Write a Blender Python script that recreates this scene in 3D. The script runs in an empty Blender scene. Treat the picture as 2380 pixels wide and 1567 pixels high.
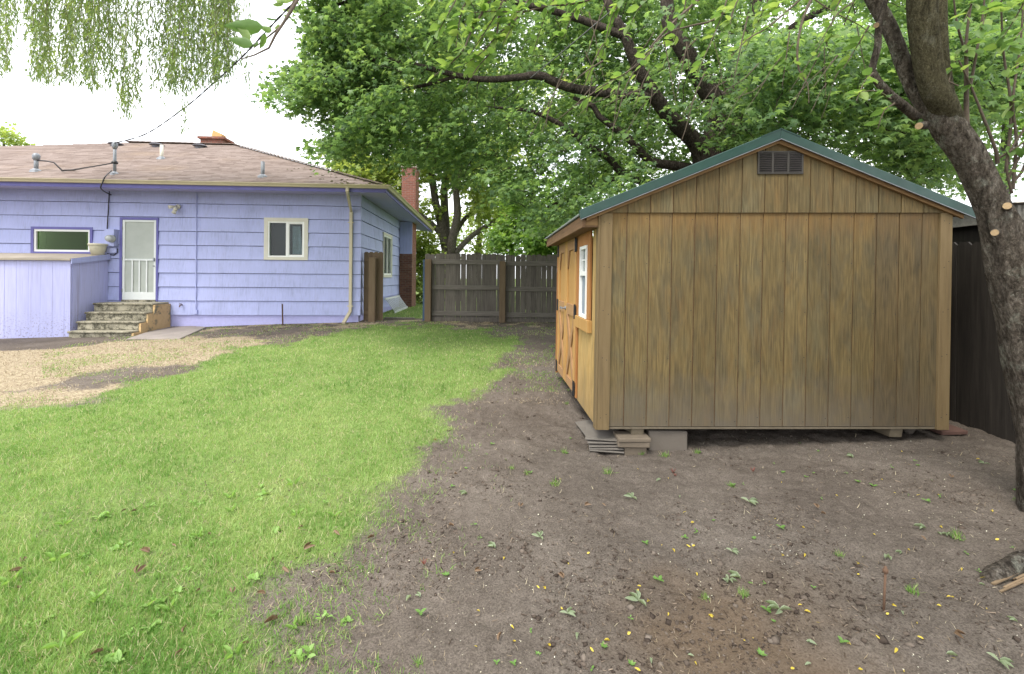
import bpy, math, random
import numpy as np
from mathutils import Matrix, Vector
random.seed(7)
RNG = np.random.default_rng(11)
SC = bpy.context.scene
COL = SC.collection
PI = math.pi

# ------------------------------------------------------------------ camera model
CZ = 1.5; RHO = 0.008; F = 1090.0; CU = 1190.0; HV = 645.0
def ray(u, v):
    a = (u - CU) / F; b = -(v - HV) / F
    return a - RHO * b, b + RHO * a
def at(u, v, d):
    x, z = ray(u, v)
    return Vector((x * d, d, CZ + z * d))

# ------------------------------------------------------------------ noise
def _h(ix, iy, s):
    return np.mod(np.sin(ix * 127.1 + iy * 311.7 + s * 74.7) * 43758.5453, 1.0)
def vnoise(x, y, s=0):
    x = np.asarray(x, float); y = np.asarray(y, float)
    ix = np.floor(x); iy = np.floor(y); fx = x - ix; fy = y - iy
    fx = fx * fx * (3 - 2 * fx); fy = fy * fy * (3 - 2 * fy)
    a = _h(ix, iy, s); b = _h(ix + 1, iy, s); c = _h(ix, iy + 1, s); d = _h(ix + 1, iy + 1, s)
    return (a * (1 - fx) + b * fx) * (1 - fy) + (c * (1 - fx) + d * fx) * fy
def fbm(x, y, s=0, o=4):
    t = 0; amp = .5; f = 1.0
    for i in range(o):
        t = t + amp * vnoise(np.asarray(x) * f, np.asarray(y) * f, s + i * 3); amp *= .5; f *= 2.03
    return t
def sst(a, b, x):
    t = np.clip((x - a) / (b - a), 0, 1); return t * t * (3 - 2 * t)

# ------------------------------------------------------------------ objects
def tag(o, label=None, cat=None, group=None, kind=None):
    if label: o['label'] = label
    if cat: o['category'] = cat
    if group: o['group'] = group
    if kind: o['kind'] = kind
    return o
def empty(name, loc=(0, 0, 0), rz=0, label=None, cat=None, group=None):
    o = bpy.data.objects.new(name, None); COL.objects.link(o)
    o.location = loc; o.rotation_euler = (0, 0, rz); o.empty_display_size = .2
    return tag(o, label, cat, group)
def link(name, me, mat, parent=None, loc=None):
    o = bpy.data.objects.new(name, me); COL.objects.link(o)
    for m in (mat if isinstance(mat, (list, tuple)) else [mat]): me.materials.append(m)
    if parent is not None: o.parent = parent
    if loc is not None: o.location = loc
    return o
def np_mesh(name, V, Fc, smooth=False):
    """V (n,3); Fc (m,k) all faces with the same number of corners"""
    V = np.ascontiguousarray(V, np.float32); Fc = np.ascontiguousarray(Fc, np.int32)
    me = bpy.data.meshes.new(name)
    me.vertices.add(len(V)); me.vertices.foreach_set('co', V.ravel())
    k = Fc.shape[1]
    me.loops.add(Fc.size); me.loops.foreach_set('vertex_index', Fc.ravel())
    me.polygons.add(len(Fc))
    me.polygons.foreach_set('loop_start', np.arange(0, Fc.size, k, dtype=np.int32))
    me.polygons.foreach_set('loop_total', np.full(len(Fc), k, np.int32))
    if smooth: me.polygons.foreach_set('use_smooth', np.ones(len(Fc), bool))
    me.update(calc_edges=True); me.validate()
    return me
def rots(yaw, pitch, roll):
    cy, sy = np.cos(yaw), np.sin(yaw); cp, sp = np.cos(pitch), np.sin(pitch); cr, sr = np.cos(roll), np.sin(roll)
    n = len(yaw); Z = np.zeros(n); O = np.ones(n)
    Rz = np.stack([cy, -sy, Z, sy, cy, Z, Z, Z, O], 1).reshape(-1, 3, 3)
    Rx = np.stack([O, Z, Z, Z, cp, -sp, Z, sp, cp], 1).reshape(-1, 3, 3)
    Ry = np.stack([cr, Z, sr, Z, O, Z, -sr, Z, cr], 1).reshape(-1, 3, 3)
    return Rz @ Rx @ Ry
def scatter(T, TF, P, R, S):
    n = len(P); k = len(T)
    if np.ndim(S) == 1: S = S[:, None, None]
    V = np.einsum('nij,nkj->nki', R, T[None] * S) + P[:, None, :]
    Fc = (TF[None] + (np.arange(n) * k)[:, None, None]).reshape(-1, TF.shape[1])
    return V.reshape(-1, 3), Fc
def merge(parts):
    Vs, Fs, n = [], [], 0
    for V, Fc in parts:
        Vs.append(V); Fs.append(Fc + n); n += len(V)
    return np.concatenate(Vs), np.concatenate(Fs)

class MB:
    def __init__(s): s.v = []; s.f = []
    def add(s, vs, fs):
        n = len(s.v); s.v += [tuple(p) for p in vs]; s.f += [tuple(i + n for i in f) for f in fs]
    def box(s, x0, x1, y0, y1, z0, z1):
        s.hexa([(x0, y0, z0), (x1, y0, z0), (x1, y1, z0), (x0, y1, z0), (x0, y0, z1), (x1, y0, z1), (x1, y1, z1), (x0, y1, z1)])
        return s
    def hexa(s, p):
        s.add(p, [(3, 2, 1, 0), (4, 5, 6, 7), (0, 1, 5, 4), (1, 2, 6, 5), (2, 3, 7, 6), (3, 0, 4, 7)]); return s
    def prism(s, poly, off):
        n = len(poly); off = Vector(off)
        a = [Vector(p) for p in poly]; b = [p + off for p in a]
        s.add(a + b, [tuple(range(n))[::-1], tuple(range(n, 2 * n))] + [(i, (i + 1) % n, n + (i + 1) % n, n + i) for i in range(n)])
        return s
    def beam(s, p0, p1, w, h, up=(0, 0, 1)):
        p0 = Vector(p0); p1 = Vector(p1); d = (p1 - p0).normalized(); r = d.cross(Vector(up)).normalized(); u = r.cross(d)
        q = []
        for p in (p0, p1):
            for a, b in ((-1, -1), (1, -1), (1, 1), (-1, 1)): q.append(p + r * a * w / 2 + u * b * h / 2)
        s.hexa(q); return s
    def tube(s, pts, rad, n=8, rough=0, cap=True, fr=3.0, seed=0):
        pts = [Vector(p) for p in pts]
        if not hasattr(rad, '__len__'): rad = [rad] * len(pts)
        d0 = (pts[1] - pts[0]).normalized()
        r = d0.orthogonal().normalized()
        vs = []; L = 0
        for i, p in enumerate(pts):
            if i == 0: d = d0
            elif i == len(pts) - 1: d = (pts[i] - pts[i - 1]).normalized()
            else: d = (pts[i + 1] - pts[i - 1]).normalized()
            if i: L += (pts[i] - pts[i - 1]).length
            r = (r - d * r.dot(d)).normalized(); b = d.cross(r)
            for k in range(n):
                a = 2 * PI * k / n; rr = rad[i]
                if rough: rr *= 1 + rough * (2 * float(fbm(math.cos(a) * fr + seed, math.sin(a) * fr + L / max(rad[0], .02) * .35, seed, 3)) - .9)
                vs.append(p + (r * math.cos(a) + b * math.sin(a)) * rr)
        fs = []
        for i in range(len(pts) - 1):
            for k in range(n):
                fs.append((i * n + k, i * n + (k + 1) % n, (i + 1) * n + (k + 1) % n, (i + 1) * n + k))
        if cap: fs += [tuple(range(n))[::-1], tuple(range((len(pts) - 1) * n, len(pts) * n))]
        s.add(vs, fs); return s
    def lathe(s, prof, c, n=16, axis='z'):
        c = Vector(c); vs = []; fs = []
        for r, z in prof:
            for k in range(n):
                a = 2 * PI * k / n; x, y = r * math.cos(a), r * math.sin(a)
                vs.append(c + (Vector((x, y, z)) if axis == 'z' else Vector((x, -z, y)) if axis == 'y' else Vector((z, x, y))))
        for i in range(len(prof) - 1):
            for k in range(n): fs.append((i * n + k, i * n + (k + 1) % n, (i + 1) * n + (k + 1) % n, (i + 1) * n + k))
        fs += [tuple(range(n))[::-1], tuple(range((len(prof) - 1) * n, len(prof) * n))]
        s.add(vs, fs); return s
    def build(s, name, mat, parent=None, smooth=False, bevel=0, loc=None):
        me = bpy.data.meshes.new(name); me.from_pydata([tuple(p) for p in s.v], [], s.f)
        import bmesh
        bm = bmesh.new(); bm.from_mesh(me); bmesh.ops.recalc_face_normals(bm, faces=bm.faces)
        if bevel:
            es = [e for e in bm.edges if len(e.link_faces) == 2 and e.calc_face_angle(0) > .5]
            bmesh.ops.bevel(bm, geom=es, offset=bevel, segments=1, affect='EDGES', clamp_overlap=True)
        bm.to_mesh(me); bm.free()
        if smooth:
            for p in me.polygons: p.use_smooth = True
        return link(name, me, mat, parent, loc)

def bez(p0, p1, sag, n=12, wob=0, seed=0):
    out = []; p0 = Vector(p0); p1 = Vector(p1); rr = random.Random(seed)
    for i in range(n + 1):
        t = i / n; p = p0.lerp(p1, t); p.z -= sag * 4 * t * (1 - t)
        if wob and 0 < i < n: p += Vector((rr.uniform(-wob, wob), rr.uniform(-wob, wob), rr.uniform(-wob, wob)))
        out.append(p)
    return out
def resample(pts, rad, step):
    """Catmull-Rom through pts with radii"""
    P = [Vector(p) for p in pts]; out = []; ro = []
    for i in range(len(P) - 1):
        a = P[max(i - 1, 0)]; b = P[i]; c = P[i + 1]; d = P[min(i + 2, len(P) - 1)]
        n = max(1, int((c - b).length / step))
        for k in range(n):
            t = k / n
            out.append(.5 * ((2 * b) + (c - a) * t + (2 * a - 5 * b + 4 * c - d) * t * t + (3 * b - a - 3 * c + d) * t ** 3))
            ro.append(rad[i] * (1 - t) + rad[i + 1] * t)
    out.append(P[-1]); ro.append(rad[-1]); return out, ro

# ------------------------------------------------------------------ materials
class NT:
    def __init__(s, name):
        s.m = bpy.data.materials.new(name); s.m.use_nodes = True
        s.t = s.m.node_tree; s.b = s.t.nodes['Principled BSDF']; s.out = s.t.nodes['Material Output']
        s.tc = s.t.nodes.new('ShaderNodeTexCoord'); s.obj = s.tc.outputs['Object']
    def put(s, sock, v):
        if isinstance(v, bpy.types.NodeSocket): s.t.links.new(v, sock)
        elif v is not None:
            if hasattr(sock.default_value, '__len__') and not hasattr(v, '__len__'): v = [v] * len(sock.default_value)
            if hasattr(v, '__len__') and len(sock.default_value) == 4 and len(v) == 3: v = tuple(v) + (1,)
            sock.default_value = v
    def add(s, typ, props=None, **k):
        n = s.t.nodes.new(typ)
        for a, b in (props or {}).items(): setattr(n, a, b)
        for a, b in k.items():
            a = a.replace('_', ' ')
            s.put(n.inputs[int(a[1:]) if a[0] == 'i' and a[1:].isdigit() else a], b)
        return n
    def map(s, scale=(1, 1, 1), loc=(0, 0, 0), rot=(0, 0, 0), vec=None):
        return s.add('ShaderNodeMapping', Vector=vec or s.obj, Scale=scale, Location=loc, Rotation=rot).outputs[0]
    def noise(s, scale, detail=4, rough=.55, vec=None, dist=0):
        return s.add('ShaderNodeTexNoise', Vector=vec or s.obj, Scale=scale, Detail=detail, Roughness=rough, Distortion=dist).outputs[0]
    def ramp(s, fac, stops, interp='LINEAR'):
        n = s.add('ShaderNodeValToRGB', Fac=fac); cr = n.color_ramp; cr.interpolation = interp
        while len(cr.elements) < len(stops): cr.elements.new(.5)
        for e, (p, c) in zip(cr.elements, stops):
            e.position = p; e.color = tuple(c) + (1,) if hasattr(c, '__len__') else (c, c, c, 1)
        return n.outputs[0]
    def mix(s, fac, a, b, mode='MIX'):
        n = s.t.nodes.new('ShaderNodeMix'); n.data_type = 'RGBA'; n.blend_type = mode
        s.put(n.inputs[0], fac); s.put(n.inputs[6], a); s.put(n.inputs[7], b); return n.outputs[2]
    def math(s, op, a, b=None, clamp=False):
        n = s.t.nodes.new('ShaderNodeMath'); n.operation = op; n.use_clamp = clamp
        s.put(n.inputs[0], a)
        if b is not None: s.put(n.inputs[1], b)
        return n.outputs[0]
    def mr(s, v, a, b, c=0, d=1):
        return s.add('ShaderNodeMapRange', Value=v, From_Min=a, From_Max=b, To_Min=c, To_Max=d).outputs[0]
    def sep(s, v=None):
        return s.add('ShaderNodeSeparateXYZ', Vector=v or s.obj).outputs
    def island(s):
        return s.add('ShaderNodeNewGeometry').outputs['Random Per Island']
    def bump(s, h, strength=.3, dist=.01, normal=None):
        n = s.add('ShaderNodeBump', Height=h, Strength=strength, Distance=dist)
        if normal: s.put(n.inputs['Normal'], normal)
        return n.outputs[0]
    def fin(s, color=None, rough=.7, normal=None, spec=.3, metal=0):
        s.put(s.b.inputs['Base Color'], color); s.put(s.b.inputs['Roughness'], rough)
        s.put(s.b.inputs['Metallic'], metal); s.put(s.b.inputs['Specular IOR Level'], spec)
        if normal is not None: s.put(s.b.inputs['Normal'], normal)
        return s.m
    def leaf(s, color, trans=.4, rough=.5, spec=.3, tcol=None):
        s.fin(color, rough, spec=spec)
        t = s.add('ShaderNodeBsdfTranslucent', Color=tcol or color)
        mx = s.add('ShaderNodeMixShader', Fac=trans)
        s.t.links.new(s.b.outputs[0], mx.inputs[1]); s.t.links.new(t.outputs[0], mx.inputs[2])
        s.t.links.new(mx.outputs[0], s.out.inputs[0]); return s.m

def sc3(c, k): return tuple(min(1, x * k) for x in c)
def plain(name, c, rough=.6, var=.15, scale=6, bump=.1, spec=.3, metal=0, fine=60):
    n = NT(name); a = n.noise(scale, 5); b = n.noise(fine, 3)
    f = n.math('ADD', n.math('MULTIPLY', a, .7), n.math('MULTIPLY', b, .3))
    col = n.ramp(f, [(.3, sc3(c, 1 - var)), (.7, sc3(c, 1 + var))])
    return n.fin(col, rough, n.bump(b, bump, .004), spec, metal)
def wood(name, c0, c1, c2, axis='z', rough=.75, gs=1.0, spec=.2, streak=.6):
    """weathered timber: grain drawn out along an axis, blotches of wear"""
    n = NT(name); st = {'z': (1, 1, .06), 'x': (.06, 1, 1), 'y': (1, .06, 1)}[axis]
    v = n.map(tuple(k * gs for k in st))
    isl = n.island()
    vo = n.add('ShaderNodeVectorMath', {'operation': 'ADD'}, i0=v, i1=n.add('ShaderNodeCombineXYZ', X=n.math('MULTIPLY', isl, 37.), Y=n.math('MULTIPLY', isl, 11.), Z=n.math('MULTIPLY', isl, 5.)).outputs[0]).outputs[0]
    g = n.noise(28, 6, .65, vo, .4); blot = n.noise(2.2, 4, .6); fine = n.noise(150, 2, .5, vo)
    col = n.ramp(g, [(.3, c0), (.5, c1), (.72, c2)])
    col = n.mix(n.math('MULTIPLY', blot, streak), col, c0)
    col = n.mix(1, col, n.ramp(isl, [(0, .82), (1, 1.12)]), 'MULTIPLY')
    h = n.math('ADD', g, n.math('MULTIPLY', fine, .5))
    return n.fin(col, rough, n.bump(h, .35, .004), spec)
# ------------------------------------------------------------------ material set
M = {}
def mk_materials():
    # plywood siding, weathered: olive and grey patches over orange-tan veneer
    def ply(name, warm, stops, grey_low):
        n = NT(name)
        isl = n.island()
        off = n.add('ShaderNodeCombineXYZ', X=n.math('MULTIPLY', isl, 13.), Y=0., Z=n.math('MULTIPLY', isl, 29.)).outputs[0]
        p = n.add('ShaderNodeVectorMath', {'operation': 'ADD'}, i0=n.obj, i1=off).outputs[0]
        gv = n.map((1, 1, .13), vec=p)
        swirl = n.noise(5.5, 3, .5, gv, .2)
        rings = n.math('SINE', n.math('MULTIPLY', swirl, 70.))
        fine = n.noise(95, 5, .7, n.map((1, 1, .035), vec=p))
        blot = n.noise(4.5, 5, .62, n.map((1.3, 1, .38), vec=p), .6)
        patch = n.noise(9, 4, .65, n.map((1.5, 1, .3), loc=(3, 2, 7), vec=p), .5)
        col = n.ramp(blot, stops)
        col = n.mix(n.mr(patch, .52, .74, 0, .45), col, warm)
        gcol = n.mix(n.mr(n.noise(3.5, 4, .6, n.map((1, 1, .5), loc=(9, 1, 4), vec=p)), .5, .74, 0, .4), col, (.125, .122, .08))
        g = n.math('ADD', n.math('MULTIPLY', rings, .09), n.mr(fine, .3, .7, -.38, .38))
        col = n.mix(1, gcol, n.ramp(n.math('ADD', g, .5), [(.2, .68), (.8, 1.28)]), 'MULTIPLY')
        col = n.mix(1, col, n.ramp(isl, [(0, .86), (1, 1.1)]), 'MULTIPLY')
        # splash-back of grey soil along the foot of the boards, ragged
        z = n.sep()[2]
        low = n.math('ADD', z, n.math('MULTIPLY', n.noise(6, 4), -.55))
        col = n.mix(n.mr(low, -.15, .42, grey_low, 0), col, (.12, .102, .082))
        knots = n.noise(1.2, 2, .5, n.map((30, 1, 30)))
        h = n.math('ADD', n.math('MULTIPLY', rings, .25), fine)
        x = n.sep()[0]; wob = n.math('MULTIPLY', n.noise(14, 4, .7, n.map((1, 1, .35), vec=p)), -.42)
        if name == 'weathered_plywood':
            col = n.mix(n.mr(n.math('ADD', z, wob), 1.62, 2.02, 0, .62), col, (.235, .122, .04))          # bright veneer kept dry under the drip line
            col = n.mix(n.mr(x, 2.435, 2.44, 0, .42), col, n.mix(n.math('ADD', g, .5), (.035, .026, .017), (.125, .088, .05)))   # last sheet: browner, strongly figured
        if name == 'gable_plywood':
            up = n.math('ADD', z, n.math('MULTIPLY', n.math('ABSOLUTE', n.math('SUBTRACT', x, 1.54)), .4048))
            col = n.mix(n.mr(n.math('ADD', up, wob), 2.42, 2.70, 0, .75), col, (.235, .122, .04))
        return n.fin(col, .72, n.bump(h, .3, .004), .2)
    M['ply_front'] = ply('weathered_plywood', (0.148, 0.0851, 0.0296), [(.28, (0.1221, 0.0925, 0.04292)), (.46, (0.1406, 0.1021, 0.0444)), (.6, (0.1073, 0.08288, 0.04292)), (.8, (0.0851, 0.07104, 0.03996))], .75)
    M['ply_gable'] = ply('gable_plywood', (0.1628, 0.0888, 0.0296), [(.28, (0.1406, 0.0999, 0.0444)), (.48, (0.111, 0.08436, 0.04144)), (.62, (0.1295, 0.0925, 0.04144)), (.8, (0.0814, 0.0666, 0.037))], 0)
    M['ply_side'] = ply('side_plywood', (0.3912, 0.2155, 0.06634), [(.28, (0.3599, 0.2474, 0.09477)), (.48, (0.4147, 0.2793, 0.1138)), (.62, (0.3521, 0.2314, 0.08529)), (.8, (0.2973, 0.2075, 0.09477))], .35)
    M['post_wood'] = wood('corner_post_wood', (0.1186, 0.08505, 0.045), (0.1606, 0.1134, 0.0576), (0.1913, 0.1393, 0.0738), 'z', streak=.3)
    M['orange_wood'] = wood('stained_trim_wood', (0.2513, 0.1098, 0.0384), (0.3199, 0.149, 0.0528), (0.3656, 0.1882, 0.0768), 'z', streak=.3)
    M['door_wood'] = wood('stained_door_wood', (0.3287, 0.1756, 0.05932), (0.3912, 0.2314, 0.08213), (0.4226, 0.2633, 0.1095), 'z', streak=.3)
    M['brace_wood'] = wood('door_brace_wood', (0.2376, 0.1357, 0.06552), (0.3168, 0.1875, 0.0936), (0.3485, 0.2155, 0.1123), 'z', streak=.35)
    M['eave_wood'] = wood('eave_board_wood', (0.102, 0.06375, 0.03825), (0.1615, 0.0935, 0.051), (0.2125, 0.1275, 0.07225), 'y', streak=.4)
    M['rake_wood'] = wood('rake_board_wood', (.17, .10, .045), (.25, .15, .07), (.30, .19, .09), 'x', streak=.4)
    M['skid_wood'] = wood('skid_wood', (.11, .09, .065), (.15, .125, .09), (.18, .15, .11), 'y')
    M['grey_wood'] = wood('grey_fence_wood', (0.0816, 0.07104, 0.0624), (0.144, 0.1267, 0.1123), (0.2064, 0.1824, 0.1632), 'z', gs=1.4)
    M['rail_wood'] = wood('grey_rail_wood', (0.096, 0.08448, 0.07488), (0.1584, 0.1421, 0.1267), (0.216, 0.1968, 0.1776), 'x', gs=1.4)
    M['fpost_wood'] = wood('fence_post_wood', (0.112, 0.076, 0.048), (0.152, 0.1104, 0.0704), (0.184, 0.1376, 0.092), 'z')
    M['dark_wood'] = wood('dark_fence_wood', (0.01836, 0.01566, 0.0135), (0.03348, 0.02808, 0.02376), (0.05184, 0.04428, 0.03672), 'z')  # near-black because the shade on the right fence is put into the tone
    # green metal
    n = NT('green_roof_metal'); d = n.noise(5, 5); c = n.ramp(d, [(.3, (.007, .036, .029)), (.7, (.011, .052, .041))])
    M['green_metal'] = n.fin(c, n.mr(n.noise(9), .3, .7, .28, .5), None, .5)
    M['steel'] = plain('galvanised_steel', (.22, .235, .26), .5, .2, 9, .1, .4, .4)
    M['roof_edge_metal'] = plain('dull_roof_edge_metal', (.26, .29, .29), .5, .35, 14, .1, .4, .3)
    M['black_metal'] = plain('black_metal', (.02, .02, .022), .45, .2)
    M['vent_metal'] = plain('vent_metal', (.13, .115, .11), .3, .2, 9, .05, .6, .85)
    M['vent_frame'] = plain('bronze_vent_frame', (.045, .04, .036), .45, .2)
    M['roof_vent'] = plain('grey_roof_vent', (.13, .13, .15), .6, .2)
    M['rust'] = plain('rusty_iron', (.12, .07, .045), .8, .3, 20, .4)
    M['white_vinyl'] = plain('white_vinyl', (.78, .79, .78), .4, .04)
    M['white_alu'] = plain('white_door_aluminium', (.66, .69, .69), .4, .05)
    M['putty'] = plain('putty_trim_paint', (.60, .58, .50), .55, .06)
    M['cream'] = plain('cream_gutter_paint', (.52, .46, .33), .45, .08, 4, .05, .4)
    M['deep_purple'] = plain('deep_purple_paint', (.135, .13, .36), .55, .12, 5)
    M['blue_paint'] = plain('faded_blue_paint', (.05, .09, .16), .7, .2, 5)
    # glass
    def glass(name, tint, k):
        n = NT(name); fr = n.add('ShaderNodeFresnel', IOR=1.5).outputs[0]
        tr = n.add('ShaderNodeBsdfTransparent', Color=tint); gl = n.add('ShaderNodeBsdfGlossy', Roughness=.02)
        mx = n.add('ShaderNodeMixShader', Fac=n.math('ADD', n.math('MULTIPLY', fr, k), .004))
        n.t.links.new(tr.outputs[0], mx.inputs[1]); n.t.links.new(gl.outputs[0], mx.inputs[2]); n.t.links.new(mx.outputs[0], n.out.inputs[0]); return n.m
    M['glass'] = glass('window_glass', (.75, .8, .8), .55)
    M['dim_glass'] = glass('dim_window_glass', (.6, .75, .5), .22)  # green tint stands for trees mirrored in the left pane
    n = NT('insect_screen')
    tr = n.add('ShaderNodeBsdfTransparent', Color=(.9, .9, .9)); mx = n.add('ShaderNodeMixShader', Fac=.72)
    n.fin((.30, .34, .40), .8); n.t.links.new(tr.outputs[0], mx.inputs[1]); n.t.links.new(n.b.outputs[0], mx.inputs[2]); n.t.links.new(mx.outputs[0], n.out.inputs[0]); M['screen'] = n.m
    n = NT('door_screen'); w = n.noise(3, 3); c = n.ramp(w, [(.3, (.37, .40, .37)), (.7, (.43, .46, .43))]); M['door_screen'] = n.fin(c, .6, n.bump(n.noise(900, 1), .1, .001))
    M['room_dark'] = plain('room_interior', (.035, .04, .045), .9, .3, 3)
    M['reflection_panel'] = plain('pale_reflection', (.35, .42, .46), .9, .2, 8)  # tone of the view mirrored in the right house window
    M['green_reflection'] = plain('olive_reflection', (.20, .21, .05), .9, .25, 8)  # tone of trees mirrored in the left house window, put on a panel
    # house paint on shakes: fine vertical striation, slight tone per shake
    def shake(name, c):
        n = NT(name); isl = n.island()
        st = n.noise(38, 4, .7, n.map((1, 1, .03))); big = n.noise(1.3, 4)
        f = n.math('ADD', n.math('MULTIPLY', st, .55), n.math('MULTIPLY', big, .45))
        col = n.ramp(f, [(.33, sc3(c, .80)), (.5, c), (.67, sc3(c, 1.08))])
        col = n.mix(1, col, n.ramp(isl, [(0, .975), (1, 1.02)]), 'MULTIPLY')
        dirt = n.noise(5, 5, .7, n.map((1, 1, .35)))
        col = n.mix(n.mr(dirt, .6, .8, 0, .35), col, (.30, .28, .38))
        return n.fin(col, .6, n.bump(st, .35, .006), .25)
    M['shake'] = shake('lavender_shake_paint', (.395, .43, .70))
    n = NT('lavender_board_paint'); c0 = (.44, .455, .73)
    st = n.noise(9, 5, .65, n.map((3, 3, .22))); run = n.noise(4, 4, .6, n.map((4, 4, .12), loc=(5, 0, 0)))
    z = n.sep()[2]
    col = n.ramp(st, [(.3, sc3(c0, .9)), (.7, sc3(c0, 1.06))])
    col = n.mix(n.mr(run, .56, .72, 0, .6), col, (.27, .25, .36))
    mold = n.math('MULTIPLY', n.mr(n.noise(26, 5, .75), .53, .62), n.mr(z, .15, .75, 1, 0))
    col = n.mix(n.math('MULTIPLY', mold, .8, True), col, (.16, .13, .15))
    M['board_paint'] = n.fin(col, .6, n.bump(st, .15, .004))
    n = NT('painted_foundation'); s1 = n.noise(14, 6, .7); col = n.ramp(s1, [(.3, (.39, .39, .67)), (.7, (.46, .46, .77))]); M['foundation'] = n.fin(col, .75, n.bump(s1, .5, .01))
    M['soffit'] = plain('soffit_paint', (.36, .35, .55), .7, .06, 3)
    M['side_paint'] = shake('side_shake_paint', (.395, .43, .70))
    # asphalt roof shingles
    n = NT('asphalt_shingles')
    br = n.add('ShaderNodeTexBrick', {'offset': .5}, Vector=n.map((1, 1, 1)), Color1=(0, 0, 0, 1), Color2=(1, 1, 1, 1), Mortar=(.5, .5, .5, 1), Scale=1., Mortar_Size=.004, Brick_Width=.33, Row_Height=.13)
    isl = n.island(); g = n.noise(220, 2); big = n.noise(.7, 4)
    col = n.ramp(n.math('ADD', n.math('MULTIPLY', isl, .5), n.math('MULTIPLY', n.noise(6, 3, .5, n.map((1, .3, .3))), .6)), [(.25, (.205, .16, .142)), (.5, (.255, .205, .184)), (.8, (.305, .25, .228))])
    col = n.mix(n.mr(big, .55, .75, 0, .3), col, (.34, .25, .16))
    col = n.mix(1, col, n.ramp(g, [(.3, .8), (.7, 1.15)]), 'MULTIPLY')
    M['shingle'] = n.fin(col, .95, n.bump(g, .4, .004), .1)
    n = NT('mossy_roof_edge'); M['moss'] = n.fin(n.ramp(n.noise(9, 4), [(.4, (.10, .085, .05)), (.65, (.14, .15, .05))]), .95)
    # brick (box-mapped: front face uses x,z ; side face uses y,z)
    def brick(name, c1, c2, mort, side=False, bw=.21, rh=.068):
        n = NT(name); s = n.sep()
        v = n.add('ShaderNodeCombineXYZ', X=n.math('ADD', s[0], s[1]), Y=s[2], Z=0.).outputs[0]
        br = n.add('ShaderNodeTexBrick', Vector=v, Color1=c1, Color2=c2, Mortar=mort, Scale=1., Mortar_Size=.005, Mortar_Smooth=.2, Brick_Width=bw, Row_Height=rh, Bias=-.1)
        ns = n.noise(24, 5, .7); big = n.noise(3, 3)
        col = n.mix(n.mr(ns, .45, .7, 0, .4), br.outputs[0], sc3(c2, .6)); col = n.mix(n.mr(big, .6, .8, 0, .45), col, (.42, .33, .28))
        return n.fin(col, .9, n.bump(n.math('ADD', n.math('MULTIPLY', br.outputs[1], -1.), n.math('MULTIPLY', ns, .3)), .6, .008), .15)
    M['brick'] = brick('red_chimney_brick', (.25, .095, .068, 1), (.17, .075, .058, 1), (.27, .23, .20, 1))
    M['brick_dark'] = brick('old_chimney_brick', (.20, .095, .065, 1), (.12, .06, .045, 1), (.20, .17, .14, 1))
    M['clay'] = plain('yellow_clay', (.55, .35, .15), .8, .15)
    M['cap_conc'] = plain('chimney_cap_mortar', (.36, .31, .27), .9, .2)
    # concrete
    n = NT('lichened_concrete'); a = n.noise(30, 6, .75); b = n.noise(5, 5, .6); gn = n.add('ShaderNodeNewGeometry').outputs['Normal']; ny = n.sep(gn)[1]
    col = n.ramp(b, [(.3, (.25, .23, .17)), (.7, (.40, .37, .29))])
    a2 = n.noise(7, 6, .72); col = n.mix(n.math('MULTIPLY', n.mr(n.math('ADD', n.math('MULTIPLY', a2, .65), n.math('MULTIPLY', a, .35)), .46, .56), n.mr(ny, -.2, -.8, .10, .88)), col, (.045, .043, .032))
    col = n.mix(n.math('MULTIPLY', n.mr(n.noise(45, 3), .62, .68), .5), col, (.55, .53, .45))
    M['step_conc'] = n.fin(col, .9, n.bump(a, .5, .012), .15)
    n = NT('tan_painted_concrete'); a = n.noise(6, 5, .65); col = n.ramp(a, [(.36, (.20, .18, .12)), (.45, (.52, .36, .18)), (.75, (.60, .43, .23))]); M['tan_conc'] = n.fin(col, .8, n.bump(a, .3, .01))
    M['path_conc'] = plain('path_concrete', (.25, .22, .20), .9, .18, 3, .4)
    M['block_conc'] = plain('grey_brown_block', (.14, .12, .102), .92, .12, 8, .5)
    M['paver'] = plain('tan_paver', (.155, .125, .095), .92, .12, 14, .5)
    M['slate'] = plain('thin_slate', (0.1615, 0.1445, 0.1275), .85, .14, 7, .3)
    M['red_board'] = plain('faded_red_board', (0.12, 0.068, 0.056), .85, .2)
    M['pot'] = plain('cream_plastic_pot', (.52, .49, .38), .5, .08)
    M['bulk_roof'] = plain('weathered_roll_roofing', (.33, .29, .24), .9, .2, 3, .3)
    M['meter_glass'] = plain('meter_dome', (.35, .37, .37), .15, .2, 40, 0, .8)
    M['cable'] = plain('black_cable', (.035, .033, .036), .6, .2)
    M['grey_cable'] = plain('grey_cable', (.16, .16, .17), .6, .2)
    M['alu'] = plain('ladder_aluminium', (.55, .57, .58), .4, .1, 9, .05, .5, .5)
    # neighbour roof
    M['corrug'] = plain('rusty_corrugated_iron', (.42, .38, .33), .6, .25, 5, .2)
    M['old_board'] = wood('old_eave_board', (.16, .15, .135), (.23, .215, .195), (.30, .28, .25), 'x')
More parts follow.
